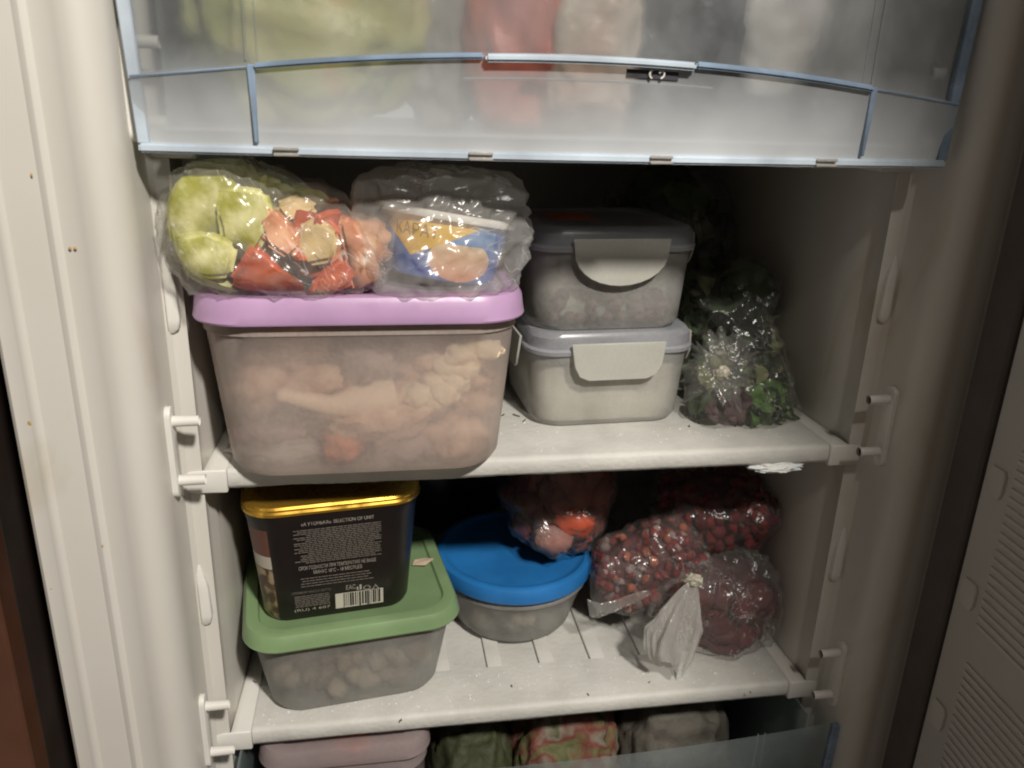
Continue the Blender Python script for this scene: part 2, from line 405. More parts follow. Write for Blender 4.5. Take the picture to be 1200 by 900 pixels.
# ------------------------------------------------------------------ shelves
def shelf(k, label):
    t = thing('freezer_shelf', label, 'shelf', (0, 0, k * S - .0134), 0, 'white shelf plates of the freezer')
    rng = random.Random(k + 7)
    # front bar with frost-rounded, slightly uneven edges
    bm = BM(); n = 90; rings = []
    for i in range(n + 1):
        x = -.2006 + .4012 * i / n
        w1 = .0008 * nz((x, 0, 0), 30, k * 3.1) + .0004 * nz((x, 0, 0), 150, k * 2)
        w2 = .0012 * nz((x, 1, 0), 22, k * 5.3) + .0008 * abs(nz((x, 1, 0), 120, k))
        pr_ = [(.046, .0134), (.004, .0134), (.0012, .0126), (-.0002 + w1 * .3, .0105), (-.0004 + w1 * .4, .003 + w2 * .5), (.0012, .0004 - w2 * .7), (.006, -.0004 - w2), (.046, 0)]
        rings.append([bm.verts.new((x, y, z)) for y, z in pr_])
    for a, b in zip(rings, rings[1:]):
        for j in range(8): bm.faces.new((a[j], a[(j + 1) % 8], b[(j + 1) % 8], b[j]))
    bm.faces.new(rings[0]); bm.faces.new(rings[-1][::-1])
    obj('front_bar', bm, M['shelf'], t, 60)
    obj('plate', box(BM(), -.2006, .2006, .0462, .345, .0008, .0102), M['shelf'], t)
    x = -.195
    rib = None
    if k != -1: obj('top_sheet', box(BM(), -.2004, .2004, .0464, .34, .0103, .0134), M['shelf'], t)
    while x < .19 and k == -1:
        if rib is None:
            bm = BM(); box(bm, 0, .0125, .0455, .34, .0101, .0133, .0012, 2); rib = finish(bm)
        o = obj('rib', rib, M['shelf'], t); o.location = (x, 0, 0)
        x += .0415
    for s in (-1, 1):
        bm = BM()
        pts = [(.2010, -.0012), (.2255, -.0006), (.2150, .0008), (.2128, .058), (.2030, .34), (.2010, .34)]
        prism(bm, [(s * x, y, -.0022) for x, y in pts], (0, 0, .0158), .0012, 2)
        obj('end_cap', bm, M['white_plastic'], t, 50)
    return t
shelf(1, 'white freezer shelf carrying the upper clear blue drawer')
shelf(0, 'white freezer shelf under the lilac lidded container')
shelf(-1, 'white ribbed freezer shelf under the green lidded and blue lidded containers')

# ------------------------------------------------------------------ drawers
def drawer(k, label, body, low=False):
    z0 = k * S - .0105; H = .195
    t = thing('freezer_bin', label, 'drawer', (0, -.03, z0), 0, 'clear blue freezer drawers')
    W0, W1 = .2215, .2275                                     # half width below and above
    def yy(x): return -.012 + .011 * (x / .22) ** 2           # front bows out
    def ridge(x):
        a = abs(x)
        if a < .163: return .0510 - .0095 * (a / .163) ** 2
        return .0415 - .0065 * (a - .163) / .06
    n = 60
    xs = [-1 + 2 * i / n for i in range(n + 1)]
    bm = BM(); rows = []
    for q in xs:
        x = q * W0; r = ridge(x); y = yy(x)
        col_ = [(x, y, .0045), (x, y - .0015, r * .5), (x, y - .003, r - .001), (x, y + .004, r + .002), (x * (1 + .01), y + .004, r + .04), (x * W1 / W0, y + .002, H)]
        rows.append([bm.verts.new(c) for c in col_])
    for a, b in zip(rows, rows[1:]):
        for j in range(5): bm.faces.new((a[j], b[j], b[j + 1], a[j + 1]))
    obj('front_panel', bm, body, t, 60)
    def strip(x0, x1, zf, h, dep, y_off, mat, name, m=24):
        bm = BM(); rr = []
        for i in range(m + 1):
            x = x0 + (x1 - x0) * i / m; z = zf(x); y = yy(x) + y_off
            rr.append([bm.verts.new(c) for c in ((x, y, z - h / 2), (x, y - dep, z - h / 2), (x, y - dep, z + h / 2), (x, y, z + h / 2))])
        for a, b in zip(rr, rr[1:]):
            for j in range(4): bm.faces.new((a[j], a[(j + 1) % 4], b[(j + 1) % 4], b[j]))
        bm.faces.new(rr[0]); bm.faces.new(rr[-1][::-1])
        bmesh.ops.recalc_face_normals(bm, faces=bm.faces)
        es = [e for e in bm.edges if e.calc_face_angle(0) > 1]
        bmesh.ops.bevel(bm, geom=es, offset=min(h, dep) * .3, segments=2, affect='EDGES')
        return obj(name, bm, mat, t, 50)
    strip(-W0, W0, lambda x: .0022, .0046, .0035, .001, M['drawer_rim'], 'bottom_rim', 40)
    strip(-.163, -.052, ridge, .0030, .0030, -.003, M['drawer_edge'], 'ridge')
    strip(.058, .163, ridge, .0034, .0034, -.003, M['drawer_edge'], 'ridge')
    strip(-.0515, .0575, lambda x: ridge(x) - .001, .0040, .0075, -.001, M['drawer_rim'], 'handle_lip')  # paler than the side ridges, its colour standing in for the handle highlight
    strip(-.062, .070, lambda x: ridge(x) - .0105, .0016, .0020, -.0005, body, 'handle_lip')
    strip(-W0, -.1655, ridge, .0010, .0012, -.003, M['drawer_edge'], 'ridge', 8)
    strip(.1655, W0, ridge, .0010, .0012, -.003, M['drawer_edge'], 'ridge', 8)
    for s in (-1, 1):
        x = s * .1642; y = yy(x)
        bm = BM(); r = ridge(x)
        prism(bm, [(x - .0018, y - .0048, r + .001), (x + .0018, y - .0048, r + .001), (x + .0010, y - .0030, .006), (x - .0010, y - .0030, .006)], (0, .004, 0), .0004, 1)
        obj('upright', bm, M['drawer_edge'], t)
        bm = BM(); prism(bm, [(x - .0035, y + .0034, r + .003), (x - .0028, y + .0034, r + .003), (x - .0022, y + .0018, H), (x - .0029, y + .0018, H)], (0, .0015, 0)); obj('upright', bm, body, t)
        bm = BM(); prism(bm, [(x + .0020, y + .0034, r + .003), (x + .0027, y + .0034, r + .003), (x + .0032, y + .0018, H), (x + .0025, y + .0018, H)], (0, .0015, 0)); obj('upright', bm, body, t)
        # side wall and its stepped front corner
        bm = BM(); prism(bm, [(s * (W0 - .012), .012, .0125), (s * (W1 - .018), .012, H), (s * (W1 - .018), .33, H), (s * (W0 - .012), .33, .0125)], (s * -.0016, 0, 0))
        obj('side_panel', bm, body, t)
        bm = BM(); prism(bm, [(s * (W0 + .0005), yy(W0) - .002, .004), (s * (W1 + .001), yy(W0) - .002, H), (s * (W1 - .0055), yy(W0) - .002, H), (s * (W0 - .0060), yy(W0) - .002, .004)], (0, .0045, 0), .0008, 1)
        obj('corner_post', bm, M['drawer_rim'] if s < 0 else M['drawer_edge'], t)
    obj('bottom_panel', box(BM(), -W0 + .012, W0 - .012, .0, .33, .0108, .0123), body, t)
    obj('back_panel', box(BM(), -W0 + .012, W0 - .012, .3302, .332, .0108, H), body, t)
    if not low:
        xa, xb = at(735, 80, 'y', -.046).x, at(797, 80, 'y', -.046).x
        strip(xa, xb, lambda x: ridge(x) - .0062, .0042, .0005, -.0030, M['slot_packet_dark'], 'slot_packet_strip', 8)  # strip added for the dark packet seen sharply through the clear handle slot
        for u, pts in ((763, [(.0006, .0019), (-.0004, .0012), (-.0007, 0), (-.0003, -.0012), (.0006, -.0019)]), (776, [(-.0016, .0010), (-.0002, .0018), (.0013, .0014), (.0012, -.0002), (.0004, -.0012), (-.0005, -.0017)])):
            x0 = at(u, 82, 'y', -.046).x; bm = BM()
            for (a0, b0), (a1, b1) in zip(pts, pts[1:]):
                cyl(bm, (x0 + a0, yy(x0) - .0046, ridge(x0) - .0062 + b0), (x0 + a1, yy(x0) - .0046, ridge(x0) - .0062 + b1), .00045, n=6)
            obj('mark', bm, M['white_plastic'], t)
        for u, v in ((335, 176), (563, 183), (773, 186), (970, 190)):
            x = at(u, v, 'y', -.042).x
            bm = BM(); y = yy(x)
            box(bm, x - .0062, x + .0062, y - .0046, y - .0026, .0000, .0016, .0003, 1)
            o = obj('clip', bm, M['silver'], t)
            obj('clip', box(BM(), x - .0062, x + .0062, y - .0046, y - .0026, .0028, .0044, .0003, 1), M['silver'], t)
    return t
drawer(1, 'clear blue freezer drawer full of packets, resting on the top shelf', M['drawer'])
drawer(-2, 'clear blue freezer drawer below the ribbed shelf, only its rim showing', M['drawer_low'], True)

# ------------------------------------------------------------------ brown cabinet beside the freezer
cab = thing('kitchen_cabinet', 'dark brown wooden cabinet standing beside the freezer', 'cabinet', (-.62, .1, -.54))
o = obj('front_board', box(BM(), -.28, .297, -.14, -.12, .0, .98, .002, 1), M['brown_wood'], cab)
o = obj('side_board', box(BM(), .2730, .2960, -.1185, .45, .0, .98), M['gap_shade'], cab)
o = obj('carcass', box(BM(), -.28, .2725, -.119, .45, .0, .98), M['gap_shade'], cab)

# ================================================================== food boxes
def at_plane(u, v, p0, n):
    d = V(ROT @ np.array([(u - 600) / FOC, -(v - 450) / FOC, -1.])); c = V(CAM)
    return c + d * ((V(p0) - c).dot(n) / d.dot(n))

def piece(name, me_or_bm, mat, parent, p, rot=(0, 0, 0), sc=1., angle=60):
    """p in world coordinates; the thing is unrotated or rotated about z only"""
    o = obj(name, me_or_bm, mat, parent, angle)
    q = V(p) - V(parent.location); q.rotate(Matrix.Rotation(-parent.rotation_euler.z, 3, 'Z'))
    o.location = q; o.rotation_euler = rot; o.scale = (sc, sc, sc) if not isinstance(sc, tuple) else sc
    return o

def lid_bm(w, d, r, z0, z1, rim=.011, dip=.0028, flare=.0015):
    return loft(BM(), [(w - .006, d - .006, r, z0 + .0015), (w - .001, d - .001, r, z0), (w, d, r, z0 + .0012), (w - flare, d - flare, r, z0 + (z1 - z0) * .35), (w - flare * 2, d - flare * 2, r, z1 - .0035), (w - .0065, d - .0065, r * .95, z1 - .0006), (w - .011, d - .011, r * .9, z1),
                 (w - 2 * rim, d - 2 * rim, r * .75, z1 - .0002), (w - 2 * rim - .0025, d - 2 * rim - .0025, r * .7, z1 - dip * .8), (w - 2 * rim - .006, d - 2 * rim - .006, r * .7, z1 - dip), (w * .4, d * .4, r * .3, z1 - dip - .0003)], True, True, 8)

def body_bm(w0, d0, w1, d1, r, h, bot=.006, line=True):
    s = [(w0 - 2.2 * bot, d0 - 2.2 * bot, r * .8, .0003), (w0 - .8 * bot, d0 - .8 * bot, r, .0012), (w0, d0, r, bot)]
    def g(t): return (w0 + (w1 - w0) * t, d0 + (d1 - d0) * t, r * (1 + .15 * t))
    for t in (.25, .5, .75): s.append((*g(t), bot + (h - bot) * t))
    if line:
        a = g(.90); s += [(*g(.89), h * .89), (a[0] + .0025, a[1] + .0025, a[2], h * .905), (*g(.94), h * .94)]
    s.append((*g(1), h))
    return loft(BM(), s, True, False, 8)

# --- lilac box with frozen chicken
C = thing('food_container', 'cloudy plastic container with lilac lid holding frozen chicken pieces', 'container', (-.1150, .0425, .0004))
obj('body', body_bm(.166, .121, .183, .137, .028, .101, .007), M['clear_body'], C)
obj('lid', lid_bm(.191, .148, .030, .0985, .1140), M['lilac'], C, 35)
M['meat'] = pm('frozen_meat', (.74, .42, .28), .6, .3, 60, .6, 150, .3, 0, (.84, .62, .46))
M['meat_red'] = pm('frozen_meat_red', (.68, .22, .12), .6, .3, 60, .5, 150, .3)
M['meat_dark'] = pm('frozen_meat_dark', (.34, .24, .23), .6, .3, 60, .5, 150, .3)
M['fat'] = pm('frozen_fat', (.85, .72, .52), .6, .12, 90, .6, 200, .3)
M['bone'] = pm('bone', (.88, .70, .52), .6, .08, 90)
M['frostfill'] = pm('grey_frost_fill', (.50, .46, .43), .8, .2, 40, .6, 120)
R1 = random.Random(3)
for i, (u, v, rx, rz, y, mt) in enumerate(((455, 478, .036, .017, .004, 'meat'), (530, 505, .022, .016, .012, 'meat'), (380, 440, .034, .016, .014, 'meat'), (312, 440, .016, .02, .018, 'meat'), (430, 420, .017, .014, .004, 'meat_dark'),
                                          (405, 515, .014, .012, .007, 'meat_red'), (345, 410, .03, .015, .02, 'meat'), (520, 425, .028, .016, .012, 'meat'), (470, 520, .03, .012, .012, 'meat_dark'), (340, 500, .03, .02, .026, 'meat_dark'), (552, 458, .013, .018, .018, 'meat'), (330, 520, .03, .012, .024, 'frostfill'))):
    piece('meat_piece', lump(4, (rx, .018, rz), .34, 1.8, i * 4.7, .09), M[mt], C, at(u, v, 'y', y), (0, R1.uniform(-.4, .4), 0))
bm = BM(); cyl(bm, (0, 0, 0), (.030, .004, -.010), .0042, .0062, 14); bmesh.ops.create_icosphere(bm, subdivisions=2, radius=.0048); cyl(bm, (.028, .004, -.0095), (.062, .014, -.006), .0062, .014, 14)
for v in bm.verts: v.co += V((0, 0, .0015 * nz(v.co, 120, 2)))
piece('bone', bm, M['bone'], C, at(333, 462, 'y', -.0125))
for i, (u, v, r) in enumerate(((492, 462, .009), (508, 466, .010), (522, 458, .0095), (534, 446, .009), (530, 430, .010), (545, 432, .008), (540, 415, .009), (553, 418, .008), (565, 408, .008), (576, 410, .007), (512, 448, .009), (556, 404, .007))):
    piece('fat_lump', lump(3, (r * 1.1, r * .7, r * .85), .35, 2.2, i * 3.1, .06), M['fat'], C, at(u, v, 'y', -.010 + .002 * math.sin(i * 2)))
piece('ice_fill', loft(BM(), [(.150, .060, .02, .004), (.160, .065, .02, .05), (.16, .07, .02, .085)], wob=.006, seed=4), M['frostfill'], C, (-.115, .068, .0))

# --- two clip-lid boxes, stacked
def clip_box(label, loc, rz, w, d, h, fill):
    t = thing('clip_lid_container', label, 'container', loc, rz, 'stacked clip lid containers')
    obj('body', body_bm(w - .012, d - .012, w - .004, d - .004, .020, h - .012, .005, False), M['clear_body3'], t)
    lid = obj('lid', loft(BM(), [(w - .008, d - .008, .02, h - .0160), (w - .001, d - .001, .021, h - .0158), (w, d, .021, h - .013), (w - .003, d - .003, .021, h - .0115), (w - .0035, d - .0035, .021, h - .004), (w - .008, d - .008, .02, h - .0008), (w - .013, d - .013, .018, h), (w - .026, d - .026, .014, h - .0004), (w - .030, d - .030, .013, h - .0024), (w * .3, d * .3, .01, h - .0027)], True, True, 6), M['clear_lid'], t, 35)
    return t, lid
def clip_flap(t, w, d, h, shape, tilt=.02, sides=(0, 1, 3)):
    cw = .068
    if shape == 'round': pts = [(-cw / 2, 0), (-cw / 2 + .001, -.006)] + [(-(cw / 2 - .001) * math.cos(math.pi * i / 14), -.006 - .0255 * math.sin(math.pi * i / 14) ** .85) for i in range(1, 14)] + [(cw / 2 - .001, -.006), (cw / 2, 0)]
    else: pts = [(-cw / 2, 0), (-cw / 2 + .002, -.016), (-cw / 2 + .006, -.0235), (-cw / 2 + .013, -.0265), (cw / 2 - .013, -.0265), (cw / 2 - .006, -.0235), (cw / 2 - .002, -.016), (cw / 2, 0)]
    for s in sides:
        bm = BM(); prism(bm, [(x, 0, z) for x, z in pts], (0, -.0016, 0), .0005, 1)
        for v in bm.verts: v.co.y += -.0012 * math.sin(min(1, -v.co.z / .03) * math.pi)
        f = obj('clip', bm, M['clear_clip'], t)
        # groove across the flap
        a = [0, math.pi / 2, math.pi, -math.pi / 2][s]
        dist = (d if s % 2 == 0 else w) / 2 + .0012
        f.location = V((math.sin(a) * dist, -math.cos(a) * dist, h - .0065)); f.rotation_euler = (-tilt, 0, a)
        bm = BM(); box(bm, -.020, .020, -.0020, -.0012, -.0205, -.0192, .0003, 1)
        if s == 0: obj('groove', bm, M['clear_lid'], f)
M['berry_dim'] = pm('dim_berry', (.09, .055, .055), .6, .3, 60, .3, 120, rand=.5)
M['pale_fill'] = pm('pale_frozen_fill', (.55, .53, .45), .8, .2, 50, .8, 130, .3)
M['pink_fill'] = pm('greenish_frozen_fill', (.36, .36, .30), .8, .35, 45, .8, 110, .3)
BRZ = math.radians(3)
lowc, _ = clip_box('lower cloudy clip lid box of pale frozen food, standing on the shelf', (.0535, .1005, .0004), BRZ, .1235, .1150, .0705, 0)
clip_flap(lowc, .1235, .115, .0705, 'flat')
piece('frozen_fill', loft(BM(), [(.098, .088, .018, .003), (.104, .094, .018, .025), (.102, .092, .02, .044)], wob=.005, seed=2), M['pale_fill'], lowc, (.0535, .1005, 0))
upc, uplid = clip_box('upper cloudy clip lid box of dark berries with orange sticker on its lid', (.0505, .1030, .0704), BRZ, .1205, .1180, .0715, 1)
clip_flap(upc, .1205, .118, .0715, 'round')
piece('frozen_fill', loft(BM(), [(.090, .080, .018, .006), (.098, .086, .018, .025), (.098, .086, .02, .048)], wob=.005, seed=8), M['pink_fill'], upc, (.0505, .1040, .0705))
bm = lump(2, (1, 1, 1), .1, 1.5, 1); berry_me = finish(bm); 
R2 = random.Random(12)
def local_berry(t, mat, x, y, z, r, name='berry'):
    o = obj(name, berry_me, mat, t); o.location = (x, y, z); o.scale = (r, r * R2.uniform(.85, 1.1), r * R2.uniform(.85, 1.1)); o.rotation_euler = (R2.uniform(0, 6), R2.uniform(0, 6), 0); return o
for i in range(9): local_berry(upc, M['berry_dim'], -.040 + .0098 * i + R2.uniform(-.002, .002), -.0475 + R2.uniform(0, .003), .0085 + R2.uniform(-.001, .002), R2.uniform(.0035, .005))
for i in range(26): local_berry(upc, M['berry_dim'], R2.uniform(-.038, .040), -.0452 + R2.uniform(-.001, .001), R2.uniform(.014, .044), R2.uniform(.004, .0062))
p = at(667, 253, 'z', .1398)
st = piece('sticker', loft(BM(), [(.034, .040, .002, 0), (.034, .040, .002, .0004)]), M['sticker'], upc, (p.x, p.y, .1396))

# --- green box with mushrooms
GRZ = math.radians(7.5)
G = thing('food_container', 'cloudy plastic container with green lid holding frozen mushrooms', 'container', (-.1345, .0715, -.1996), GRZ)
obj('body', body_bm(.122, .110, .143, .127, .022, .067, .006), M['clear_body2'], G)
obj('lid', lid_bm(.153, .138, .026, .0640, .0755, .011, .003), M['green'], G, 35)
M['mush'] = pm('mushroom', (.27, .20, .13), .7, .3, 60, .4, 120, rand=.35)
M['mush_pale'] = pm('mushroom_pale', (.46, .39, .29), .7, .2, 60, .4, 120, rand=.2)
mm = []
for i in range(3): mm.append(finish(lump(2, (1, .8, .7), .3, 1.4, i * 7.7)))
R3 = random.Random(5)
for i in range(64):
    z = R3.uniform(.008, .052); hw = .046 + .01 * z / .06
    x = R3.uniform(-hw, hw); y = R3.choice((-1, -1, -1, 1)) * (.042 + .007 * z / .06) + R3.uniform(0, .006)
    if i > 44: x = hw * R3.choice((-1, 1)); y = R3.uniform(-.04, .04)
    o = obj('mushroom', mm[i % 3], M['mush_pale'] if R3.random() < .3 else M['mush'], G); r = R3.uniform(.007, .011)
    o.location = (x, y, z); o.scale = (r, r, r); o.rotation_euler = [R3.uniform(0, 6) for _ in range(3)]
piece('ice_fill', loft(BM(), [(.086, .074, .015, .004), (.096, .082, .015, .05)], wob=.004, seed=6), M['mush'], G, (-.1345, .0715, -.1996))

# --- blue round box
B = thing('round_food_container', 'round cloudy container with bright blue lid on the ribbed shelf', 'container', (.002, .118, -.1996))
obj('body', lathe(BM(), [(.040, .0003), (.046, .0012), (.0495, .005), (.053, .018), (.0565, .030), (.0600, .040), (.0625, .0425), (.0625, .0450), (.0612, .0460), (.0620, .055)], 96, True, False), M['clear_body2'], B)
obj('lid', lathe(BM(), [(.0640, .0505), (.0660, .0500), (.0665, .0520), (.0662, .0585), (.0650, .0615), (.0625, .0628), (.0600, .0626), (.0575, .0605), (.054, .0600), (.020, .0598)], 96), M['blue'], B, 35)
M['grey_fill'] = pm('grey_frozen_fill', (.34, .32, .27), .8, .35, 60, .8, 110, .3)
for i in range(34):
    a = R3.uniform(math.pi, 2 * math.pi); z = R3.uniform(.008, .042); rr = .037 + .010 * z / .045
    o = obj('frozen_lump', mm[i % 3], M['mush_pale'] if R3.random() < .25 else M['grey_fill'], B); r = R3.uniform(.007, .011)
    o.location = (rr * math.cos(a), rr * math.sin(a), z); o.scale = (r, r, r); o.rotation_euler = [R3.uniform(0, 6) for _ in range(3)]
obj('ice_fill', lathe(BM(), [(.030, .004), (.038, .042)], 32), M['grey_fill'], B)

# --- black ice cream tub with gold lid
TRZ = math.radians(7.3)
T = thing('ice_cream_tub', 'black printed ice cream tub with gold lid and barcode, on the green lid', 'tub', (-.1450, .0735, -.1268), TRZ)
def tub_mat():
    mt, nt, out = newmat('black_printed_card')
    p = N(nt, 'BsdfPrincipled'); p.inputs['Roughness'].default_value = .38
    tc = N(nt, 'TexCoord'); sx = N(nt, 'SeparateXYZ'); L(nt, tc.outputs['Object'], sx.inputs[0])
    # picture panel wrapped round the left corner
    def lt(a, b):
        q = N(nt, 'Math', operation='LESS_THAN'); L(nt, a, q.inputs[0]) if not isinstance(a, float) else None; q.inputs[1].default_value = b; return q.outputs[0]
    def mul(a, b):
        q = N(nt, 'Math', operation='MULTIPLY'); L(nt, a, q.inputs[0]); L(nt, b, q.inputs[1]); return q.outputs[0]
    sl = N(nt, 'MULTIPLY_ADD' if False else 'Math', operation='MULTIPLY_ADD'); L(nt, sx.outputs[2], sl.inputs[0]); sl.inputs[1].default_value = .055; L(nt, sx.outputs[0], sl.inputs[2])
    pan = mul(lt(sl.outputs[0], -.0405), lt(sx.outputs[2], .075))
    f, _ = noise_fac(nt, 90, 4, .42, .58, dist=.8)
    cook = mixcol(nt, f, (.34, .26, .16), (.07, .035, .02))
    cream = mixcol(nt, lt(sx.outputs[2], .044), (.46, .42, .36), cook)
    cup = mixcol(nt, lt(sx.outputs[2], .054), (.13, .05, .035), cream)
    dk, _ = noise_fac(nt, 20, 3)
    blk = mixcol(nt, dk, (.009, .0065, .006), (.014, .010, .009))
    L(nt, mixcol(nt, pan, blk, cup), p.inputs['Base Color'])
    L(nt, p.outputs[0], out.inputs[0]); return mt
M['tub'] = tub_mat()
M['gold'] = pm('gold_lid', (.78, .46, .07), .28, .1, 30, .05, 80, metal=.85)
M['ink'] = pm('grey_ink', (.17, .15, .13), .6, .1, 100)
M['ink2'] = pm('pale_ink', (.36, .33, .29), .6, .1, 100)
M['bar_white'] = pm('barcode_paper', (.52, .50, .42), .6, .05, 60)
M['bar_black'] = pm('barcode_black', (.015, .013, .012), .6)
obj('body', loft(BM(), [(.090, .090, .012, .0003), (.098, .098, .016, .0008), (.1015, .1015, .018, .004), (.1085, .1085, .020, .045), (.1145, .1145, .021, .078), (.1165, .1165, .021, .082), (.1170, .1170, .021, .0865)], True, False, 8), M['tub'], T)
obj('lid', loft(BM(), [(.1165, .1165, .021, .0868), (.1195, .1195, .022, .0866), (.1200, .1200, .022, .0885), (.1185, .1185, .022, .0900), (.1192, .1192, .022, .0915), (.1175, .1175, .022, .0930), (.1130, .1130, .020, .0936), (.098, .098, .016, .0936), (.095, .095, .016, .0918), (.03, .03, .01, .0916)], True, True, 8), M['gold'], T, 30)
# print on the front face: local frame (x, up)
slope = (.1145 - .1015) / 2 / .074
f_up = V((0, -slope, 1)).normalized(); f_n = V((0, -1, -slope)).normalized(); f_o = V((0, -.05075 + .004 * slope, 0))
rotT = Matrix.Rotation(TRZ, 3, 'Z')
def face_xy(u, v):
    p = at_plane(u, v, V(T.location) + rotT @ f_o, rotT @ f_n)
    q = rotT.inverted() @ (p - V(T.location)) - f_o
    return q.x, q.dot(f_up)
def fpt(x, z, off=.0003): return f_o + V((x, 0, 0)) + f_up * z + f_n * off
def quad(bm, x0, x1, z0, z1, off=.0003):
    bm.faces.new([bm.verts.new(fpt(x, z, off)) for x, z in ((x0, z0), (x1, z0), (x1, z1), (x0, z1))])
def text_part(parent, body, size, place, mat, name='lettering', align='CENTER', width=None):
    cu = bpy.data.curves.new('t', 'FONT'); cu.body = body; cu.size = size; cu.align_x = align; cu.align_y = 'CENTER'
    to = bpy.data.objects.new('t', cu); COL.objects.link(to)
    dg = bpy.context.evaluated_depsgraph_get(); me = bpy.data.meshes.new_from_object(to.evaluated_get(dg))
    bpy.data.objects.remove(to)
    if width:
        xs = [v.co.x for v in me.vertices]; k = width / (max(xs) - min(xs))
        for v in me.vertices: v.co.x *= k
    for v in me.vertices: v.co = place(v.co.x, v.co.y)
    return obj(name, me, mat, parent, smooth=False)
def face_text(body, u, v, u0, u1, size, mat, name='lettering'):
    cx, cz = face_xy(u, v); a, b = face_xy(u0, v), face_xy(u1, v)
    return text_part(T, body, size, lambda x, y: fpt(cx + x, cz + y), mat, name, width=abs(b[0] - a[0]))
face_text('«А УТОНЬКА». SELECTION OF UNIT', 396, 610, 352, 438, .0040, M['ink2'])
face_text('СРОК ГОДНОСТИ ПРИ ТЕМПЕРАТУРЕ НЕ ВЫШЕ', 396, 661, 350, 441, .0040, M['ink2'])
face_text('МИНУС 18°С – 18 МЕСЯЦЕВ', 396, 667, 368, 425, .0040, M['ink2'])
face_text('ЕАС', 411, 688, 406, 417, .0052, M['ink2'])
face_text('ПЛОМБИР МАССА НЕТТО', 365, 693, 344, 390, .0026, M['ink'])
face_text('(RU) 4 607', 366, 713, 346, 388, .0030, M['ink2'])
bm = BM(); R4 = random.Random(2)
def rows(ua, ub, va, vb, n, ragged):
    x0, z0 = face_xy(ua, va); x1, z1 = face_xy(ub, vb)
    _, zt = face_xy((ua + ub) / 2, va); _, zb = face_xy((ua + ub) / 2, vb)
    for i in range(n):
        z = zt + (zb - zt) * i / max(1, n - 1)
        a = x0 + (R4.uniform(0, ragged) if R4.random() < .5 else 0) * (x1 - x0); b = x1 - (R4.uniform(0, ragged) if R4.random() < .5 else 0) * (x1 - x0)
        x = a
        while x < b:
            wd = R4.uniform(.0015, .0048)
            quad(bm, x, min(b, x + wd), z - .00034, z + .00034); x += wd + .0005
rows(343, 447, 617, 655, 19, .16); rows(352, 440, 673, 682, 4, .12); rows(345, 388, 697, 709, 7, .04)
obj('fine_print', bm, M['ink'], T, smooth=False)
# recycling marks: glass-and-fork, loops, triangle
bm = BM()
for (u, kind) in ((421, 0), (430, 1), (440, 2)):
    cx, cz = face_xy(u, 688)
    if kind == 0:
        quad(bm, cx - .0018, cx - .0006, cz - .002, cz + .0008); quad(bm, cx + .0002, cx + .0016, cz - .002, cz + .0024)
    elif kind == 1:
        for k in range(10):
            a = k * math.tau / 10; quad(bm, cx + .0022 * math.cos(a) - .0004, cx + .0022 * math.cos(a) + .0004, cz + .0016 * math.sin(a) - .0004, cz + .0016 * math.sin(a) + .0004)
    else:
        for k in range(12):
            t_ = k / 4 % 1; c = [(0, .0024), (-.0024, -.0016), (.0024, -.0016), (0, .0024)]; i = k // 4
            x = c[i][0] * (1 - t_) + c[i + 1][0] * t_; z = c[i][1] * (1 - t_) + c[i + 1][1] * t_
            quad(bm, cx + x - .0004, cx + x + .0004, cz + z - .0004, cz + z + .0004)
obj('recycling_marks', bm, M['ink2'], T, smooth=False)
xa, za = face_xy(393, 700); xb, _ = face_xy(449, 700); _, zt = face_xy(421, 692); _, zb = face_xy(421, 709)
bm = BM(); quad(bm, xa, xb, zb, zt); obj('barcode_panel', bm, M['bar_white'], T, smooth=False)
bm = BM(); x = xa + .0055
while x < xb - .003:
    wd = R4.choice((.0004, .0004, .0008, .0012)); quad(bm, x, x + wd, zb + (.0012 if R4.random() < .85 else .0004), zt - .0004, .0005); x += wd + R4.choice((.0004, .0008, .0008))
obj('barcode_bars', bm, M['bar_black'], T, smooth=False)

# paper scrap on the green lid
sp = tag(obj('paper_scrap', prism(BM(), [(-.008, -.003, 0), (.002, -.006, .001), (.009, .001, .002), (.003, .005, .0005), (-.006, .004, 0)], (0, 0, .0005)), M['paper']), 'small torn beige paper scrap lying on the green lid', 'paper')
sp.location = at(495, 660, 'z', -.1262) + V((0, 0, .0006))

# ================================================================== bags
def rnd(r, a, b): return r.uniform(a, b)

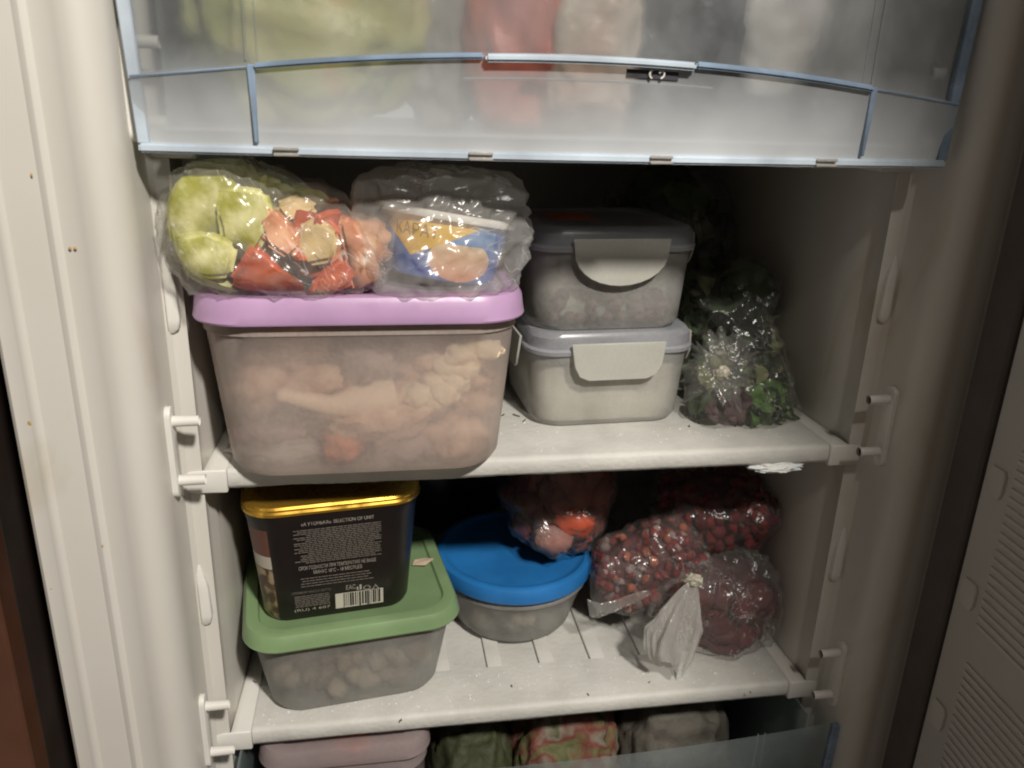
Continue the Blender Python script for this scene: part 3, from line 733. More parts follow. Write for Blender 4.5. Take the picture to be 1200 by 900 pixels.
def bag_shape(rad, floor, expo=.85, seed=0., amp=.08, crease=.04, knot=None, warp=None, ceil=None):
    """returns f(dir, scale) -> point relative to the bag centre; floor / ceil are relative heights"""
    rad = V(rad); kn = V(knot).normalized() if knot is not None else None
    if kn is not None:
        t1 = kn.orthogonal().normalized(); t2 = kn.cross(t1)
    def f(d, k=1., smooth=False):
        q = V([math.copysign(abs(c) ** expo, c) for c in d])
        s = 1 + amp * nz(d, 1.7, seed)
        if not smooth:
            rg = 1 - abs(nz(d, 3.2, seed + 11)) * 2
            s += crease * 1.6 * (rg - .5) + crease * .45 * (1 - abs(nz(d, 6, seed + 4)) * 2) + crease * .12 * nz(d, 16, seed + 6)
            if kn is not None:
                th = d.angle(kn); ph = math.atan2(d.dot(t2), d.dot(t1))
                s += .085 * math.exp(-th / .7) * mnoise.noise(V((math.cos(ph) * 3.5, math.sin(ph) * 3.5, seed))) * min(1, th * 3)
                s += .03 * math.exp(-th / .9) * mnoise.noise(V((math.cos(ph) * 9, math.sin(ph) * 9, seed + 2))) * min(1, th * 3)
        p = V((q.x * rad.x, q.y * rad.y, q.z * rad.z)) * (s * k)
        if warp: p = warp(p)
        if p.z < floor:
            e = floor - p.z; p.z = floor + .0008 * abs(nz(p, 60, seed)) if k >= 1 else floor + .0012
        if ceil is not None and p.z > ceil: p.z = ceil - .002 * abs(nz(p, 40, seed))
        return p
    return f

def bag(name, label, cat, c, shape, filmmat, sub=5, group=None, base_z=None):
    t = thing(name, label, cat, (c[0], c[1], base_z if base_z is not None else c[2]), 0, group)
    dz = c[2] - t.location.z
    if filmmat is not None:
        o = obj('film', ico(sub, lambda d: shape(d)), filmmat, t, 180); o.location = (0, 0, dz)
    t['dz'] = dz
    return t

def wrap(t, c, mat, sub=6, pad=.0010, tight=.5, floor=None, seed=0., crease=.0016, knot=None, its=6, loose=None):
    """taut film pulled over the pieces that the bag already holds; c is the world centre"""
    c = V(c); hb = BM(); P = []; F = []
    for ch in t.children:
        if ch.name.split('.')[0] in ('knot', 'frill', 'tail', 'hem', 'film'): continue
        mx = Matrix.Translation(V(t.location) + V(ch.location)) @ ch.rotation_euler.to_matrix().to_4x4() @ Matrix.Diagonal((*ch.scale, 1))
        o0 = len(P); P += [mx @ v.co - c for v in ch.data.vertices]; F += [[o0 + i for i in p.vertices] for p in ch.data.polygons]
    if loose: P += [V(q) - c for q in loose]
    tree = BVHTree.FromPolygons(P, F) if F else None
    for q in P: hb.verts.new(q)
    r_ = bmesh.ops.convex_hull(hb, input=hb.verts)
    bmesh.ops.delete(hb, geom=[v for v in hb.verts if not v.link_faces], context='VERTS')
    hull = BVHTree.FromBMesh(hb); hb.free()
    bm = BM(); bmesh.ops.create_icosphere(bm, subdivisions=sub, radius=1); bm.verts.ensure_lookup_table()
    ds = [v.co.normalized() for v in bm.verts]; nb = [[e.other_vert(v).index for e in v.link_edges] for v in bm.verts]
    H = np.zeros(len(ds)); Cc = np.zeros(len(ds))
    for i, d in enumerate(ds):
        h = hull.ray_cast(V((0, 0, 0)), d)[3]; H[i] = h or .02
        k = tree.ray_cast(d * (H[i] + .03), -d)[3] if tree else None
        Cc[i] = (H[i] + .03 - k) if k is not None else 0
    NB = np.array([n + [n[-1]] * (6 - len(n)) for n in nb])
    for _ in range(2): Cc = np.maximum(Cc, Cc[NB].max(1) * .995)
    sm = np.where(Cc > 0, Cc, H * .8)
    for _ in range(10): sm = .4 * sm + .6 * sm[NB].mean(1)
    r = np.maximum(Cc + pad, H - tight * np.maximum(0, H - sm))
    for _ in range(its): r = np.maximum(.35 * r + .65 * r[NB].mean(1), Cc + pad * .6)
    if knot is not None: kn = V(knot).normalized(); t1 = kn.orthogonal().normalized(); t2 = kn.cross(t1)
    for i, v in enumerate(bm.verts):
        d = ds[i]; p = d * r[i]
        q = r[i] + crease * (1 - 3 * abs(nz(p, 55, seed))) + crease * .5 * (1 - 3 * abs(nz(p, 130, seed + 5)))
        if knot is not None:
            th = d.angle(kn); ph = math.atan2(d.dot(t2), d.dot(t1))
            q += .10 * r[i] * math.exp(-th / .6) * mnoise.noise(V((math.cos(ph) * 3.5, math.sin(ph) * 3.5, seed))) * min(1, th * 3)
            q += .04 * r[i] * math.exp(-th / .8) * mnoise.noise(V((math.cos(ph) * 9, math.sin(ph) * 9, seed + 2))) * min(1, th * 3)
        p = d * max(q, Cc[i] + .0004)
        if floor is not None and p.z + c.z < floor: p.z = floor - c.z
        v.co = p + c - V(t.location)
    return obj('film', bm, mat, t, 180)

def dirs(r, front=.75):
    while True:
        d = V((r.gauss(0, 1), r.gauss(0, 1), r.gauss(0, 1)))
        if d.length < .01: continue
        d.normalize()
        if d.y > .35 and r.random() < front: continue
        return d

def fill(t, shape, meshes, mats, n, rr, r, frac=(.72, .9), name='berry', front=.85, keep=None, flat=1.):
    dz = t['dz']; i = 0; tries = 0
    while i < n and tries < n * 8:
        tries += 1
        d = dirs(r, front); rad = rnd(r, *rr)
        p = shape(d, rnd(r, *frac), True)
        if keep and not keep(p): continue
        o = obj(name, r.choice(meshes), r.choice(mats), t); o.location = p + V((0, 0, dz)); i += 1
        o.scale = (rad, rad * rnd(r, .8, 1.1) * flat, rad * rnd(r, .8, 1.1)); o.rotation_euler = [rnd(r, 0, 6.28) for _ in range(3)]

def fan(t, name, p, axis, r0, r1, length, mat, pleats=9, seed=0., flat=1., m=14, n=90, curl=0., amp=.45):
    """pleated skirt of film gathered at a knot"""
    ax = V(axis).normalized(); a1 = ax.orthogonal().normalized(); a2 = ax.cross(a1)
    if abs(ax.y) < .9:
        a1 = (V((0, 1, 0)) - ax * ax.y).normalized(); a2 = ax.cross(a1)      # a1 points in depth
    bm = BM(); rings = []
    for j in range(m + 1):
        s = j / m; ring = []
        for i in range(n):
            ph = 2 * math.pi * i / n
            pl = 1 + amp * s ** .5 * mnoise.noise(V((math.cos(ph) * pleats / 3, math.sin(ph) * pleats / 3, seed + s * .6))) + .22 * s * mnoise.noise(V((math.cos(ph) * pleats, math.sin(ph) * pleats, seed + 4 + s)))
            rad = (r0 + (r1 - r0) * s ** .75) * pl
            ln = length * s * (1 + .25 * mnoise.noise(V((math.cos(ph) * 1.5, math.sin(ph) * 1.5, seed + 8)))) - curl * s * s
            ring.append(bm.verts.new(V(p) + ax * ln + a1 * (rad * math.cos(ph) * flat) + a2 * rad * math.sin(ph)))
        rings.append(ring)
    for a, b in zip(rings, rings[1:]):
        for i in range(n): bm.faces.new((a[i], a[(i + 1) % n], b[(i + 1) % n], b[i]))
    return obj(name, bm, mat, t, 180)

def slab(pix, y0, th, clampf, seed=0., bend=.004, bev=.0042, grow=1.16):
    """pepper piece: outline at its own depth, real thickness, bent and kept inside the bag"""
    cu_, cv_ = sum(q[0] for q in pix) / len(pix), sum(q[1] for q in pix) / len(pix)
    bm = BM(); prism(bm, [at(cu_ + (u - cu_) * grow, cv_ + (v - cv_) * grow, 'y', y0) for u, v in pix], (0, th, 0))
    bmesh.ops.bevel(bm, geom=list(bm.edges), offset=bev, segments=3, affect='EDGES')
    bmesh.ops.triangulate(bm, faces=bm.faces)
    bmesh.ops.subdivide_edges(bm, edges=list(bm.edges), cuts=1, use_grid_fill=True)
    for v in bm.verts:
        v.co.y += bend * nz(v.co, 30, seed) * 2; v.co += V((1, 0, .6)) * (.0008 * nz(v.co, 120, seed))
        v.co = clampf(v.co)
    return bm

# --- bag of peppers on the lilac lid
PC = V((-.1560, .0060, .1500))
def pwarp(p):
    k = 1 - .36 * max(0, (p.x + .005) / .07); q = V((p.x, p.y, p.z * (k if p.z > 0 else 1)))
    if p.z > 0: q.z -= .010 * max(0, p.x / .06)
    return q
pshape = bag_shape((.0660, .0460, .0410), .1146 - PC.z, .66, 3.3, .05, .03, (-.7, .2, .75), pwarp, .1865 - PC.z)
PB = bag('bag_of_peppers', 'clear bag of frozen yellow-green and red pepper pieces on the lilac lid', 'bag', PC, pshape, None, 6, base_z=.1146)
def pclamp(co):
    q = co - PC; d = V((q.x / .066, q.y / .046, q.z / .041)); l = (abs(d.x) ** 3 + abs(d.y) ** 3 + abs(d.z) ** 3) ** (1 / 3)
    if l > .95: q = q * (.95 / l)
    lim = pwarp(V((q.x, 0, .041))).z * .92
    return PC + V((q.x, q.y, max(min(q.z, lim), .1160 - PC.z)))
M['pep_red'] = pm('pepper_red', (.56, .060, .015), .45, .3, 50, .2, 90, .3, .0, (.70, .13, .03))
M['pep_orange'] = pm('pepper_orange', (.66, .20, .08), .4, .2, 60, .2, 90, .5, 0, (.80, .42, .22))
M['pep_yellow'] = pm('pepper_yellow', (.50, .50, .03), .5, .2, 75, .5, 60, .3, 0, (.80, .77, .36), lo=.42, hi=.62)
M['pep_green'] = pm('pepper_green', (.38, .40, .07), .5, .25, 70, .5, 60, .3, 0, (.70, .70, .42), lo=.4, hi=.62)
M['pep_pale'] = pm('pepper_flesh', (.62, .46, .22), .5, .2, 60, .3, 90, .4)
def ppiece(pix, y0, mt, seed, th=.009):
    bm = slab(pix, y0, th, pclamp, seed, bev=.003)
    c = sum((v.co for v in bm.verts), V()) / len(bm.verts)
    for v in bm.verts: v.co -= c
    piece('pepper_piece', bm, M[mt], PB, c, angle=80)
ppiece([(296, 292), (271, 332), (285, 345), (350, 357), (356, 346), (322, 312)], -.036, 'pep_red', 1)
ppiece([(320, 246), (303, 258), (311, 284), (337, 301), (354, 286), (338, 266)], -.028, 'pep_orange', 2)
ppiece([(400, 306), (372, 326), (360, 358), (388, 361), (413, 333), (409, 316)], -.030, 'pep_red', 3)
ppiece([(398, 266), (416, 262), (440, 306), (448, 344), (420, 354), (410, 320)], -.016, 'pep_orange', 4)
ppiece([(322, 240), (352, 230), (370, 246), (350, 266), (332, 256)], -.018, 'pep_pale', 5)
ppiece([(350, 270), (372, 258), (394, 276), (388, 304), (360, 310), (346, 292)], -.026, 'pep_pale', 6)
ppiece([(374, 248), (394, 262), (400, 280), (384, 272)], -.020, 'pep_red', 17)
ppiece([(193, 250), (206, 212), (262, 204), (280, 240), (258, 276), (204, 284)], -.022, 'pep_yellow', 8)
ppiece([(192, 282), (240, 275), (272, 290), (266, 322), (225, 328), (200, 312)], -.030, 'pep_yellow', 9)
ppiece([(262, 222), (308, 228), (318, 262), (294, 300), (262, 286), (256, 250)], -.026, 'pep_yellow', 10)
ppiece([(222, 188), (285, 190), (300, 212), (262, 222), (218, 210)], -.004, 'pep_green', 11)
ppiece([(204, 318), (250, 326), (276, 342), (250, 354), (212, 350)], -.028, 'pep_green', 12)
ppiece([(296, 204), (330, 216), (340, 240), (312, 246), (296, 228)], -.006, 'pep_green', 15)
pc = []
for i in range(3):
    bm = BM(); bmesh.ops.create_grid(bm, x_segments=6, y_segments=5, size=1)
    for v in bm.verts: v.co = V((v.co.x * (1 + .2 * nz(v.co, 1, i)), v.co.y * .75, .35 * v.co.x ** 2 + .25 * nz(v.co, 1.2, i * 5)))
    g = bmesh.ops.extrude_face_region(bm, geom=list(bm.faces)); bmesh.ops.translate(bm, verts=[x for x in g['geom'] if isinstance(x, bmesh.types.BMVert)], vec=(0, 0, .3))
    pc.append(finish(bm))
R5 = random.Random(9)
fill(PB, pshape, pc, [M['pep_yellow'], M['pep_green'], M['pep_green'], M['pep_pale']], 14, (.011, .016), R5, (.25, .55), 'pepper_piece', .2, lambda p: p.x < -.005)
fill(PB, pshape, pc, [M['pep_orange'], M['pep_red'], M['pep_red'], M['pep_orange']], 10, (.010, .014), R5, (.25, .5), 'pepper_piece', .2, lambda p: p.x > -.005 and p.z < .010)
piece('frozen_core', lump(4, (.040, .022, .026), .25, 2, 2), M['pep_green'], PB, PC + V((-.022, .004, .002)))
piece('frozen_core', lump(4, (.032, .020, .018), .25, 2, 5), M['pep_orange'], PB, PC + V((.026, .002, -.012)))
wrap(PB, PC, M['film'], 6, .0016, .18, .1146, 3.3, .0032, (-.7, .1, .8), 10,
     [at(u, v, 'y', y) for u, v, y in ((206, 200, .0), (240, 186, .005), (300, 190, .01), (186, 265, -.012), (190, 320, -.02), (212, 350, -.022), (440, 300, -.01), (330, 214, .0))])

# --- dairy tub in a bag on the lilac lid
KC = V((-.0700, .0240, .1150)); KTILT = math.radians(9)
def karat_mat():
    mt, nt, out = newmat('printed_tub')
    p = N(nt, 'BsdfPrincipled'); p.inputs['Roughness'].default_value = .35
    tc = N(nt, 'TexCoord'); sx = N(nt, 'SeparateXYZ'); L(nt, tc.outputs['Object'], sx.inputs[0])
    def ma(op, a, b=None, c=None):
        q = N(nt, 'Math', operation=op)
        for i, x in enumerate((a, b, c)):
            if x is None: continue
            if isinstance(x, (int, float)): q.inputs[i].default_value = x
            else: L(nt, x, q.inputs[i])
        return q.outputs[0]
    X, Z = sx.outputs[0], sx.outputs[2]
    dx = ma('ADD', X, .020)
    low = ma('ADD', ma('MAXIMUM', ma('MULTIPLY', dx, .55), ma('MULTIPLY', dx, -1.1)), .0125)
    yel = ma('MULTIPLY', ma('GREATER_THAN', Z, low), ma('LESS_THAN', X, .016))
    ex = ma('POWER', ma('DIVIDE', ma('ADD', X, -.008), .0185), 2.0); ez = ma('POWER', ma('DIVIDE', ma('ADD', Z, -.0135), .0125), 2.0)
    egg = ma('MULTIPLY', ma('LESS_THAN', ma('ADD', ex, ez), 1.0), ma('LESS_THAN', Z, .0225))
    f, _ = noise_fac(nt, 30, 3)
    blue = mixcol(nt, f, (.028, .10, .42), (.05, .17, .55))
    sky = mixcol(nt, ma('MULTIPLY', ma('GREATER_THAN', Z, .0215), ma('LESS_THAN', ma('ABSOLUTE', ma('ADD', X, -.012)), .016)), blue, (.16, .32, .62))
    c1 = mixcol(nt, egg, sky, mixcol(nt, ma('MULTIPLY', Z, 45.0), (.70, .28, .13), (.80, .60, .38)))
    c2 = mixcol(nt, yel, c1, (.80, .48, .015))
    L(nt, c2, p.inputs['Base Color']); L(nt, p.outputs[0], out.inputs[0]); return mt
M['karat'] = karat_mat()
KT = thing('dairy_tub', 'blue and yellow printed dairy tub with white rim inside the clear bag', 'tub', KC)
KT.rotation_euler = (math.radians(-6), KTILT, 0)
obj('body', lathe(BM(), [(.030, .0003), (.0335, .0008), (.0350, .003), (.0395, .036)], 80, True, False), M['karat'], KT)
obj('rim', lathe(BM(), [(.0392, .0355), (.0425, .0352), (.0432, .0365), (.0430, .0385), (.0415, .0396), (.0390, .0396), (.036, .0385), (.01, .0383)], 80), M['white_plastic'], KT)
M['brown_ink'] = pm('brown_ink', (.30, .13, .01), .6)
def on_tub(x, y):
    z = .0270 + y; a = (-.020 + x) / .038; r = .0350 + (.0395 - .0350) * (z - .003) / .033 + .0003
    return V((r * math.sin(a), -r * math.cos(a), z))
text_part(KT, 'КАРАТ', .0095, on_tub, M['brown_ink'], 'lettering', width=.027)
KB = V((-.0660, .0160, .1500))
kb = thing('plastic_bag', 'crumpled clear plastic bag wrapped round the blue dairy tub', 'bag', (KB.x, KB.y, .1142))
wrap(kb, KB, M['film_hazy'], 6, .001, .12, .1142, 8.1, .0030, (.9, -.3, .2), 4,
     [at(u, v, 'y', y) for u, v, y in ((412, 216, .0), (410, 240, -.005), (430, 200, .02), (478, 193, .03), (500, 212, -.01), (540, 222, -.012), (575, 212, .0), (604, 205, .03), (618, 240, .0), (625, 268, .0), (615, 300, -.012), (604, 338, -.014), (575, 350, -.028), (520, 355, -.036), (450, 352, -.030), (425, 320, -.012), (470, 200, .055), (590, 200, .06), (600, 320, .05), (430, 320, .05), (550, 290, -.030), (480, 270, -.028))])

# --- bag of greens
GC = V((.1640, .1400, .0520))
def gwarp(p):
    q = p.copy(); k = 1 + .25 * max(0, p.y / .11); q.z *= k if q.z > 0 else 1
    if q.y < -.05: q.z *= .9
    return q
gshape = bag_shape((.0430, .1080, .0540), .0008 - GC.z, .85, 5.2, .10, .035, (-.35, -.9, -.05), gwarp)
GB = bag('bag_of_greens', 'knotted clear bag of dark green leaves standing beside the clip lid boxes', 'bag', GC, gshape, None, 6, base_z=.0008)
M['leaf'] = pm('leaf_dark', (.028, .058, .016), .55, .4, 60, .3, 120, .5, rand=.4)
M['leaf_bright'] = pm('leaf_green', (.055, .125, .018), .4, .3, 60, .3, 120, .5, rand=.2)
M['leaf_purple'] = pm('leaf_purple', (.10, .055, .058), .5, .3, 60, .3, 120, .5, rand=.2)
M['leaf_pale'] = pm('leaf_stalk', (.22, .24, .12), .5, .3, 60, .3, 120, .5, rand=.2)
lf = []
for i in range(4):
    bm = BM(); bmesh.ops.create_grid(bm, x_segments=9, y_segments=7, size=1)
    for v in bm.verts:
        x, y = v.co.x, v.co.y; wd = .75 * math.sqrt(max(0, 1 - x * x)) * (1 - .25 * x) + .02
        v.co = V((x, y * wd, .45 * nz((x, y, 0), 1.3, i * 3.3) + .18 * nz((x, y, 0), 3.5, i) - .25 * x * x + .15 * abs(y)))
    g = bmesh.ops.extrude_face_region(bm, geom=list(bm.faces)); bmesh.ops.translate(bm, verts=[x for x in g['geom'] if isinstance(x, bmesh.types.BMVert)], vec=(0, 0, .025))
    lf.append(finish(bm))
R6 = random.Random(21)
fill(GB, gshape, lf, [M['leaf'], M['leaf'], M['leaf'], M['leaf_pale']], 60, (.016, .024), R6, (.45, .78), 'leaf', .2, lambda p: p.y > -.04)
def gl(u, v, y, r, mt):
    o = piece('leaf', R6.choice(lf), M[mt], GB, at(u, v, 'y', y), [R6.uniform(0, 6.28) for _ in range(3)], r)
for i in range(95):                                   # the heap leans back from the shelf edge
    v = R6.uniform(318, 492); k = (500 - v) / 180
    u0 = 812 + 28 * k; u1 = 930 - 18 * k ** 2
    gl(R6.uniform(u0, u1), v, .048 + .115 * k + R6.uniform(-.006, .012), R6.uniform(.010, .016), R6.choice(('leaf', 'leaf', 'leaf', 'leaf_pale', 'leaf_bright') if k > .25 else ('leaf', 'leaf', 'leaf_bright')))
for u, v in ((890, 464), (903, 474), (895, 484), (912, 466), (916, 478), (882, 486), (906, 456)): gl(u, v, .040, R6.uniform(.010, .012), 'leaf_bright')
for u, v in ((850, 474), (865, 480), (842, 482), (868, 468), (858, 487)): gl(u, v, .040, R6.uniform(.010, .012), 'leaf_purple')
wrap(GB, V((.164, .11, .048)), M['film_fine'], 6, .0012, .55, .0008, 5.2, .0025, (-.35, -.9, -.05))
kp = at(846, 437, 'y', .045) - V(GB.location)
obj('knot', lump(3, (.0055, .0045, .0048), .5, 2.2, 3, .1), M['knot'], GB).location = kp
fan(GB, 'frill', kp + V((0, .002, 0)), (-.25, -1, .25), .003, .026, .010, M['film_frill'], 16, 2.2, m=12, curl=.016, amp=.42)
fan(GB, 'frill', kp + V((.004, .003, 0)), (.55, -.75, .5), .003, .027, .014, M['film_frill'], 15, 6.2, m=12, curl=.012, amp=.42)

# dark bag behind the greens
DB = V((.150, .228, .082))
dshape = bag_shape((.058, .062, .092), .0008 - DB.z, .85, 2.4, .14, .07)
db = bag('bag_of_greens', 'taller dark bag of leaves standing behind the knotted greens bag', 'bag', DB, dshape, M['film_fine'], 5, base_z=.0008)
fill(db, dshape, lf, [M['leaf'], M['leaf'], M['leaf_pale'], M['leaf_bright']], 80, (.016, .026), R6, (.6, .82), 'leaf', .7)
obj('leaf_mass', lump(4, (.042, .045, .062), .25, 2.2, 4), M['leaf'], db).location = (0, 0, .078)

# --- lower shelf bags
M['b_dark'] = pm('berry_dark', (.075, .010, .013), .75, .4, 90, .4, 150, .15, rand=.5, col2=(.20, .03, .035))
M['b_red'] = pm('berry_red', (.17, .018, .018), .75, .3, 90, .4, 150, .15, rand=.35)
M['b_frost'] = pm('berry_frosted', (.17, .07, .07), .85, .4, 120, .4, 200, .2, rand=.4, col2=(.34, .26, .26))
M['b_orange'] = pm('berry_orange', (.30, .08, .04), .8, .3, 90, .3, 150, .1, rand=.35)
M['b_deep'] = pm('berry_deep', (.10, .007, .012), .65, .4, 60, .3, 120, .25, rand=.35)
M['b_core'] = pm('berry_core', (.07, .012, .016), .6, .4, 120, .5, 160)
R7 = random.Random(31)

# knotted white bag of cherries
TC_ = V((.1650, .0800, -.1620))
def twarp(p):
    q = p.copy()
    if q.x < -.02: q.z -= .25 * (-.02 - q.x) * (1 if q.z > 0 else 0)
    return q
tshape = bag_shape((.0600, .0560, .0460), -.1992 - TC_.z, .85, 6.6, .09, .035, (-.55, -.75, .45), twarp)
TB = bag('bag_of_cherries', 'knotted milky bag of dark red frozen cherries with its tail hanging forward', 'bag', TC_, tshape, None, 6, base_z=-.1992)
fill(TB, tshape, mm, [M['b_deep'], M['b_deep'], M['b_deep'], M['b_dark']], 62, (.0110, .0160), R7, (.62, .82), 'cherry', .9, lambda p: p.z < .008 - .2 * p.y)
obj('frozen_core', lump(4, (.042, .040, .030), .2, 2, 4), M['b_core'], TB).location = (0, 0, .034)
kp = at(812, 680, 'y', .022) - V(TB.location)
o = obj('knot', lump(3, (.0068, .005, .0048), .5, 2.2, 7, .1), M['knot'], TB); o.location = kp
wrap(TB, TC_, M['film_milky'], 6, .0014, .22, -.1992, 6.6, .0030, kp + V(TB.location) - TC_, 6,
     [kp + V(TB.location) + V((.002, .004, -.002))] + [at(u, v, 'y', y) for u, v, y in ((842, 652, .05), (885, 636, .07), (915, 660, .06), (938, 720, .05), (760, 720, .035), (725, 735, .06), (940, 750, .06), (860, 650, .10))])
tb = fan(TB, 'tail', kp + V((-.001, -.001, -.002)), (-.24, -.14, -1), .0035, .028, .066, M['film_white'], 8, 1.4, .35, m=22, amp=.5)
for v in tb.data.vertices:                       # the tail narrows again below and rests on the shelf
    s = (kp.z - v.co.z) / .066
    if s > .55:
        k = 1 - .62 * ((s - .55) / .5) ** 1.3; cx = kp.x - .22 * s * .066 + .008 * (s - .5)
        v.co.x = cx + (v.co.x - cx) * max(.15, k)
    v.co += V((.0022 * nz(v.co, 90, 1), .0035 * nz(v.co, 70, 2), .002 * nz(v.co, 60, 3))) * min(1, s * 2)
    v.co.z = max(v.co.z, .0006)

# tilted pillow bag of mixed frosted berries
BC = V((.1080, .0800, -.1330))
def tiltwarp(p):
    q = V(p); q.rotate(Matrix.Rotation(math.radians(-27), 3, 'Y')); return q
bshape = bag_shape((.0560, .0300, .0330), -1, .70, 4.4, .06, .025, None, tiltwarp)
BB = bag('bag_of_berries', 'flat clear bag of frosted mixed red berries leaning on the cherry bag', 'bag', BC, bshape, None, 6)
fill(BB, bshape, [berry_me] + mm, [M['b_dark']] * 5 + [M['b_red']] * 4 + [M['b_frost']] * 3 + [M['b_orange']], 295, (.0032, .0052), R7, (.76, .87), 'berry', .95)
obj('frozen_core', ico(3, lambda d: bshape(d, .78, True)), M['b_core'], BB)
wrap(BB, BC, M['film_clear'], 6, .0012, .25, None, 4.4, .0014, None, 8, [at(690, 722, 'y', .062), at(700, 690, 'y', .055), at(830, 640, 'y', .06), at(760, 690, 'y', .052)])
hem = ((688, 702), (691, 723), (702, 724), (742, 709), (764, 697), (760, 691), (722, 704), (705, 708))
bm = BM(); prism(bm, [at(u, v, 'y', .050) - BC for u, v in hem], (0, .0008, 0)); bmesh.ops.triangulate(bm, faces=bm.faces); bmesh.ops.subdivide_edges(bm, edges=list(bm.edges), cuts=3, use_grid_fill=True)
for v in bm.verts: v.co.y += .003 * nz(v.co, 60, 2)
obj('hem', bm, M['film_milky'], BB, 180)

# raspberries lying on top
RC = V((.1700, .1060, -.1000))
rshape = bag_shape((.0560, .0560, .0300), -.0285, .75, 9.4, .07, .03)
RB = bag('bag_of_raspberries', 'clear bag of bright dark red frozen raspberries lying on the other berry bags', 'bag', RC, rshape, None, 6)
fill(RB, rshape, [berry_me] + mm, [M['b_red'], M['b_red'], M['b_deep'], M['b_dark']], 230, (.0040, .0064), R7, (.74, .87), 'raspberry', .9)
obj('frozen_core', ico(3, lambda d: rshape(d, .74, True)), M['b_core'], RB)
wrap(RB, RC, M['film_fine'], 6, .0012, .25, None, 9.4, .0018, None, 8, [at(908, 606, 'y', .085), at(905, 575, 'y', .11)])

# bag with tomato pieces on the blue lid
OC = V((.0400, .1280, -.0880))
oshape = bag_shape((.0500, .0580, .0500), -.0480, .88, 7.7, .08, .03, (.1, .6, .8), None, .0700)
OB = bag('bag_of_tomatoes', 'clear bag of dark red frozen vegetables with one orange-red tomato piece on blue lid', 'bag', OC, oshape, None, 6)
M['plum'] = pm('plum_dark', (.17, .040, .036), .6, .4, 40, .3, 100, .3, rand=.4, col2=(.30, .10, .085))
M['tomato'] = pm('tomato', (.42, .050, .012), .7, .35, 50, .4, 100, .2)
M['plum_pink'] = pm('plum_pink', (.30, .13, .11), .6, .4, 60, .3, 100, rand=.2)
fill(OB, oshape, mm, [M['plum'], M['plum'], M['plum']], 60, (.011, .017), R7, (.62, .80), 'tomato_piece', .8)
obj('frozen_core', lump(4, (.040, .046, .040), .2, 2, 4), M['plum'], OB)
piece('tomato_piece', lump(3, (.016, .006, .0105), .35, 1.8, 3, .06), M['tomato'], OB, at(674, 612, 'y', .076), (0, .2, 0))
piece('tomato_piece', lump(3, (.016, .008, .012), .25, 1.7, 6), M['plum_pink'], OB, at(648, 632, 'y', .078), (0, .3, 0))
wrap(OB, OC, M['film_fine'], 6, .0012, .35, -.1362, 7.7, .0016, (.1, .6, .8))

# dark blue bag at the back of the lower shelf
NC = V((-.050, .285, -.130))
M['navy'] = pm('navy_pack', (.012, .014, .028), .35, .3, 20, .5, 60)
nv = tag(obj('frozen_pack', lump(4, (.10, .055, .068), .15, 1.6, 2.2), M['navy']), 'dark navy frozen pack at the back behind the blue lidded container', 'pack')
nv.location = NC

# ================================================================== packets inside the upper drawer
def packet(label, u0, u1, z1, y, dep, mat, seed, cat='packet', name='frozen_packet', zb=.2030, amp=.22):
    a = at(u0, 60, 'y', y - dep * .6); b = at(u1, 60, 'y', y - dep * .6)
    c = V(((a.x + b.x) / 2, y, (zb + z1) / 2)); rx = (b.x - a.x) / 2; rz = (z1 - zb) / 2
    sh = bag_shape((rx * 1.12, dep, rz), -rz, .80, seed, amp, .07, None, None)
    o = tag(obj(name, ico(5, lambda d: sh(d)), mat, None, 180), label, cat, 'packets in the upper drawer'); o.location = c
    return o
M['pk_yellow'] = blotch('yellow_green_pack', [(.06, .20, .50), (.42, .45, .16), (.56, .56, .24), (.62, .57, .24), (.78, .34, .08)], 16, seed=2.2)
M['pk_red'] = blotch('pink_meat_pack', [(.56, .36, .28), (.60, .24, .15), (.54, .10, .05), (.64, .30, .20)], 14, seed=5.1)
M['pk_dark'] = blotch('dark_grey_pack', [(.010, .012, .015), (.02, .022, .028), (.04, .045, .05), (.16, .16, .16)], 22, seed=1.4)
M['pk_white'] = blotch('white_pack', [(.62, .58, .54), (.72, .69, .65), (.66, .60, .56)], 14, seed=7.3)
M['pk_grey'] = blotch('grey_pack', [(.30, .28, .25), (.40, .37, .32), (.34, .34, .30)], 10, seed=3.3)
M['pk_cream'] = blotch('cream_pack', [(.60, .50, .40), (.66, .56, .46), (.58, .36, .28)], 16, seed=9.3)
packet('yellow-green printed packet with blue and orange patches in the upper drawer', 225, 478, .345, 0.024, .036, M['pk_yellow'], 1.2)
packet('greyish frosted packet wedged between the yellow-green and the pink packets', 470, 560, .335, 0.040, .032, M['pk_grey'], 2.9)
packet('pink and red meat packet in the upper drawer', 548, 700, .345, 0.022, .036, M['pk_red'], 4.2)
packet('small cream packet leaning on the dark grey packet', 640, 742, .300, 0.002, .022, M['pk_cream'], 11.2)
packet('dark grey packet with pale flecks in the upper drawer', 736, 868, .345, 0.016, .034, M['pk_dark'], 6.2)
packet('white packet hanging over the dark grey one in the upper drawer', 845, 962, .350, 0.024, .030, M['pk_white'], 8.2, zb=.226)
packet('plain grey packet at the end of the upper drawer beside the white one', 955, 1040, .330, 0.059, .036, M['pk_grey'], 9.9)

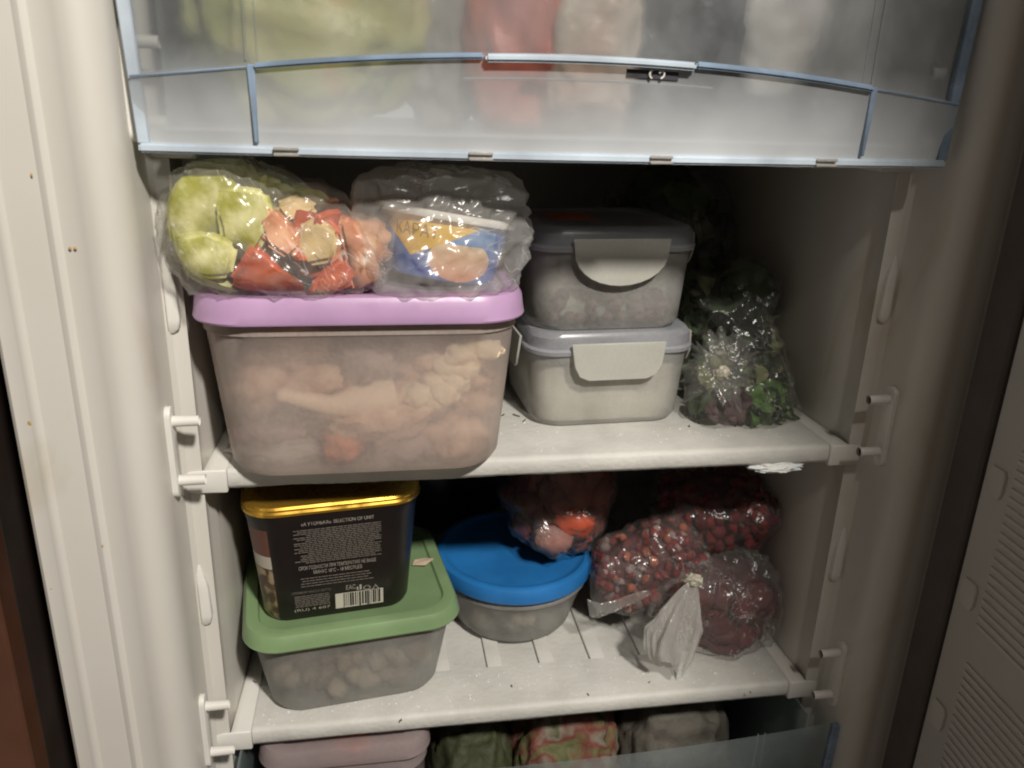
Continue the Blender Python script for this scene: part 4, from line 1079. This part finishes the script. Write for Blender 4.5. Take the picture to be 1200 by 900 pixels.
# things in the lower drawer, seen over its rim
LBx = thing('food_container', 'pinkish cloudy box lying in the lower drawer under the ribbed shelf', 'container', (-.138, .052, -.392))
M['pink_box'] = frosted('pink_cloudy_box', (.85, .78, .78), .6, .5, .5, 1.2, (.56, .46, .46), 16, .1, .2)
obj('body', body_bm(.108, .10, .118, .110, .02, .160, .006), M['pink_box'], LBx)
obj('lid', lid_bm(.124, .116, .02, .158, .172), M['pink_box'], LBx, 35)
o = obj('food_piece', lump(3, (.02, .012, .012), .2, 1.5, 2), M['meat_red'], LBx); o.location = (.005, -.036, .152)
M['pk_veg'] = blotch('dimmed_vegetable_mix', [(.03, .035, .012), (.12, .12, .05), (.14, .03, .02), (.18, .16, .12), (.07, .07, .025)], 38, .75, seed=4)  # colours darkened to stand in for the shade under the shelf
for lab, x, wd, mt, sd in (('dark green bag of vegetables in the lower drawer beside the pinkish box', -.040, .034, blotch('dimmed_green_bag', [(.022, .026, .010), (.045, .05, .02), (.03, .03, .015)], 20, .7), 3.1),  # bag colours dimmed in place of the drawer's shade
                           ('mixed red, white and green vegetable bag in the middle of the lower drawer', .040, .046, M['pk_veg'], 5.5),
                           ('greyish clear bag in the lower drawer beside the mixed vegetable bag', .135, .048, blotch('dimmed_clear_bag', [(.06, .055, .045), (.12, .11, .09), (.08, .07, .06)], 26, .7), 8.5)):
    sh = bag_shape((wd, .048, .085), -.085, .7, sd, .1, .06)
    o = tag(obj('frozen_packet', ico(5, lambda d: sh(d)), mt, None, 180), lab, 'packet', 'bags in the lower drawer'); o.location = (x, .062, -.334)

# ice: a chunk hanging under the shelf edge, crumbs on the shelves
ic = tag(obj('ice_chunk', lump(4, (.019, .008, .0042), .35, 2.6, 3, .08), M['ice']), 'small white frost chunk clinging under the front edge of the upper white shelf', 'ice')
ic.location = (at(908, 546, 'y', .004).x, .0045, -.0158)
M['crumb'] = pm('crumb', (.10, .07, .035), .8)
bm = BM(); R8 = random.Random(77)
for (u, v, z, ln) in ((609, 488, 0, .006), (613, 494, 0, .004), (588, 487, 0, .003), (300, 800, -.2, .003), (560, 525, 0, .002), (808, 500, 0, .002), (600, 805, -.2, .002), (690, 815, -.2, .002), (760, 800, -.2, .0015), (880, 812, -.2, .0015), (470, 845, -.2, .0018)):
    p = at(u, v, 'z', z + .0006); a = R8.uniform(0, 3)
    cyl(bm, p, p + V((ln * math.cos(a), ln * math.sin(a), .0004)), .0005, .0004, 6)
cr = tag(obj('crumbs', bm, M['crumb']), 'tiny dark food crumbs scattered on the white shelves', 'crumbs', kind='stuff')

# loose frost crystals on the shelves
bm = BM(); R9 = random.Random(5)
for i in range(420):
    lev = 0 if i % 3 == 0 else -S
    x = R9.uniform(-.195, .195); y = R9.uniform(.004, .044) if R9.random() < .6 else R9.uniform(.004, .12)
    if lev < 0 and y > .046: y = R9.uniform(.003, .044)
    r = R9.uniform(.0003, .0009) * (1.6 if R9.random() < .08 else 1)
    mx_ = Matrix.Translation((x, y, lev + r * .25)) @ Euler((R9.uniform(0, 6), R9.uniform(0, 6), 0)).to_matrix().to_4x4() @ Matrix.Diagonal((r, r * .7, r * .5, 1))
    bmesh.ops.create_icosphere(bm, subdivisions=1, radius=1, matrix=mx_)
tag(obj('frost_crystals', bm, M['ice'], None, 20), 'fine white frost crystals scattered over the white shelves', 'frost', kind='stuff')
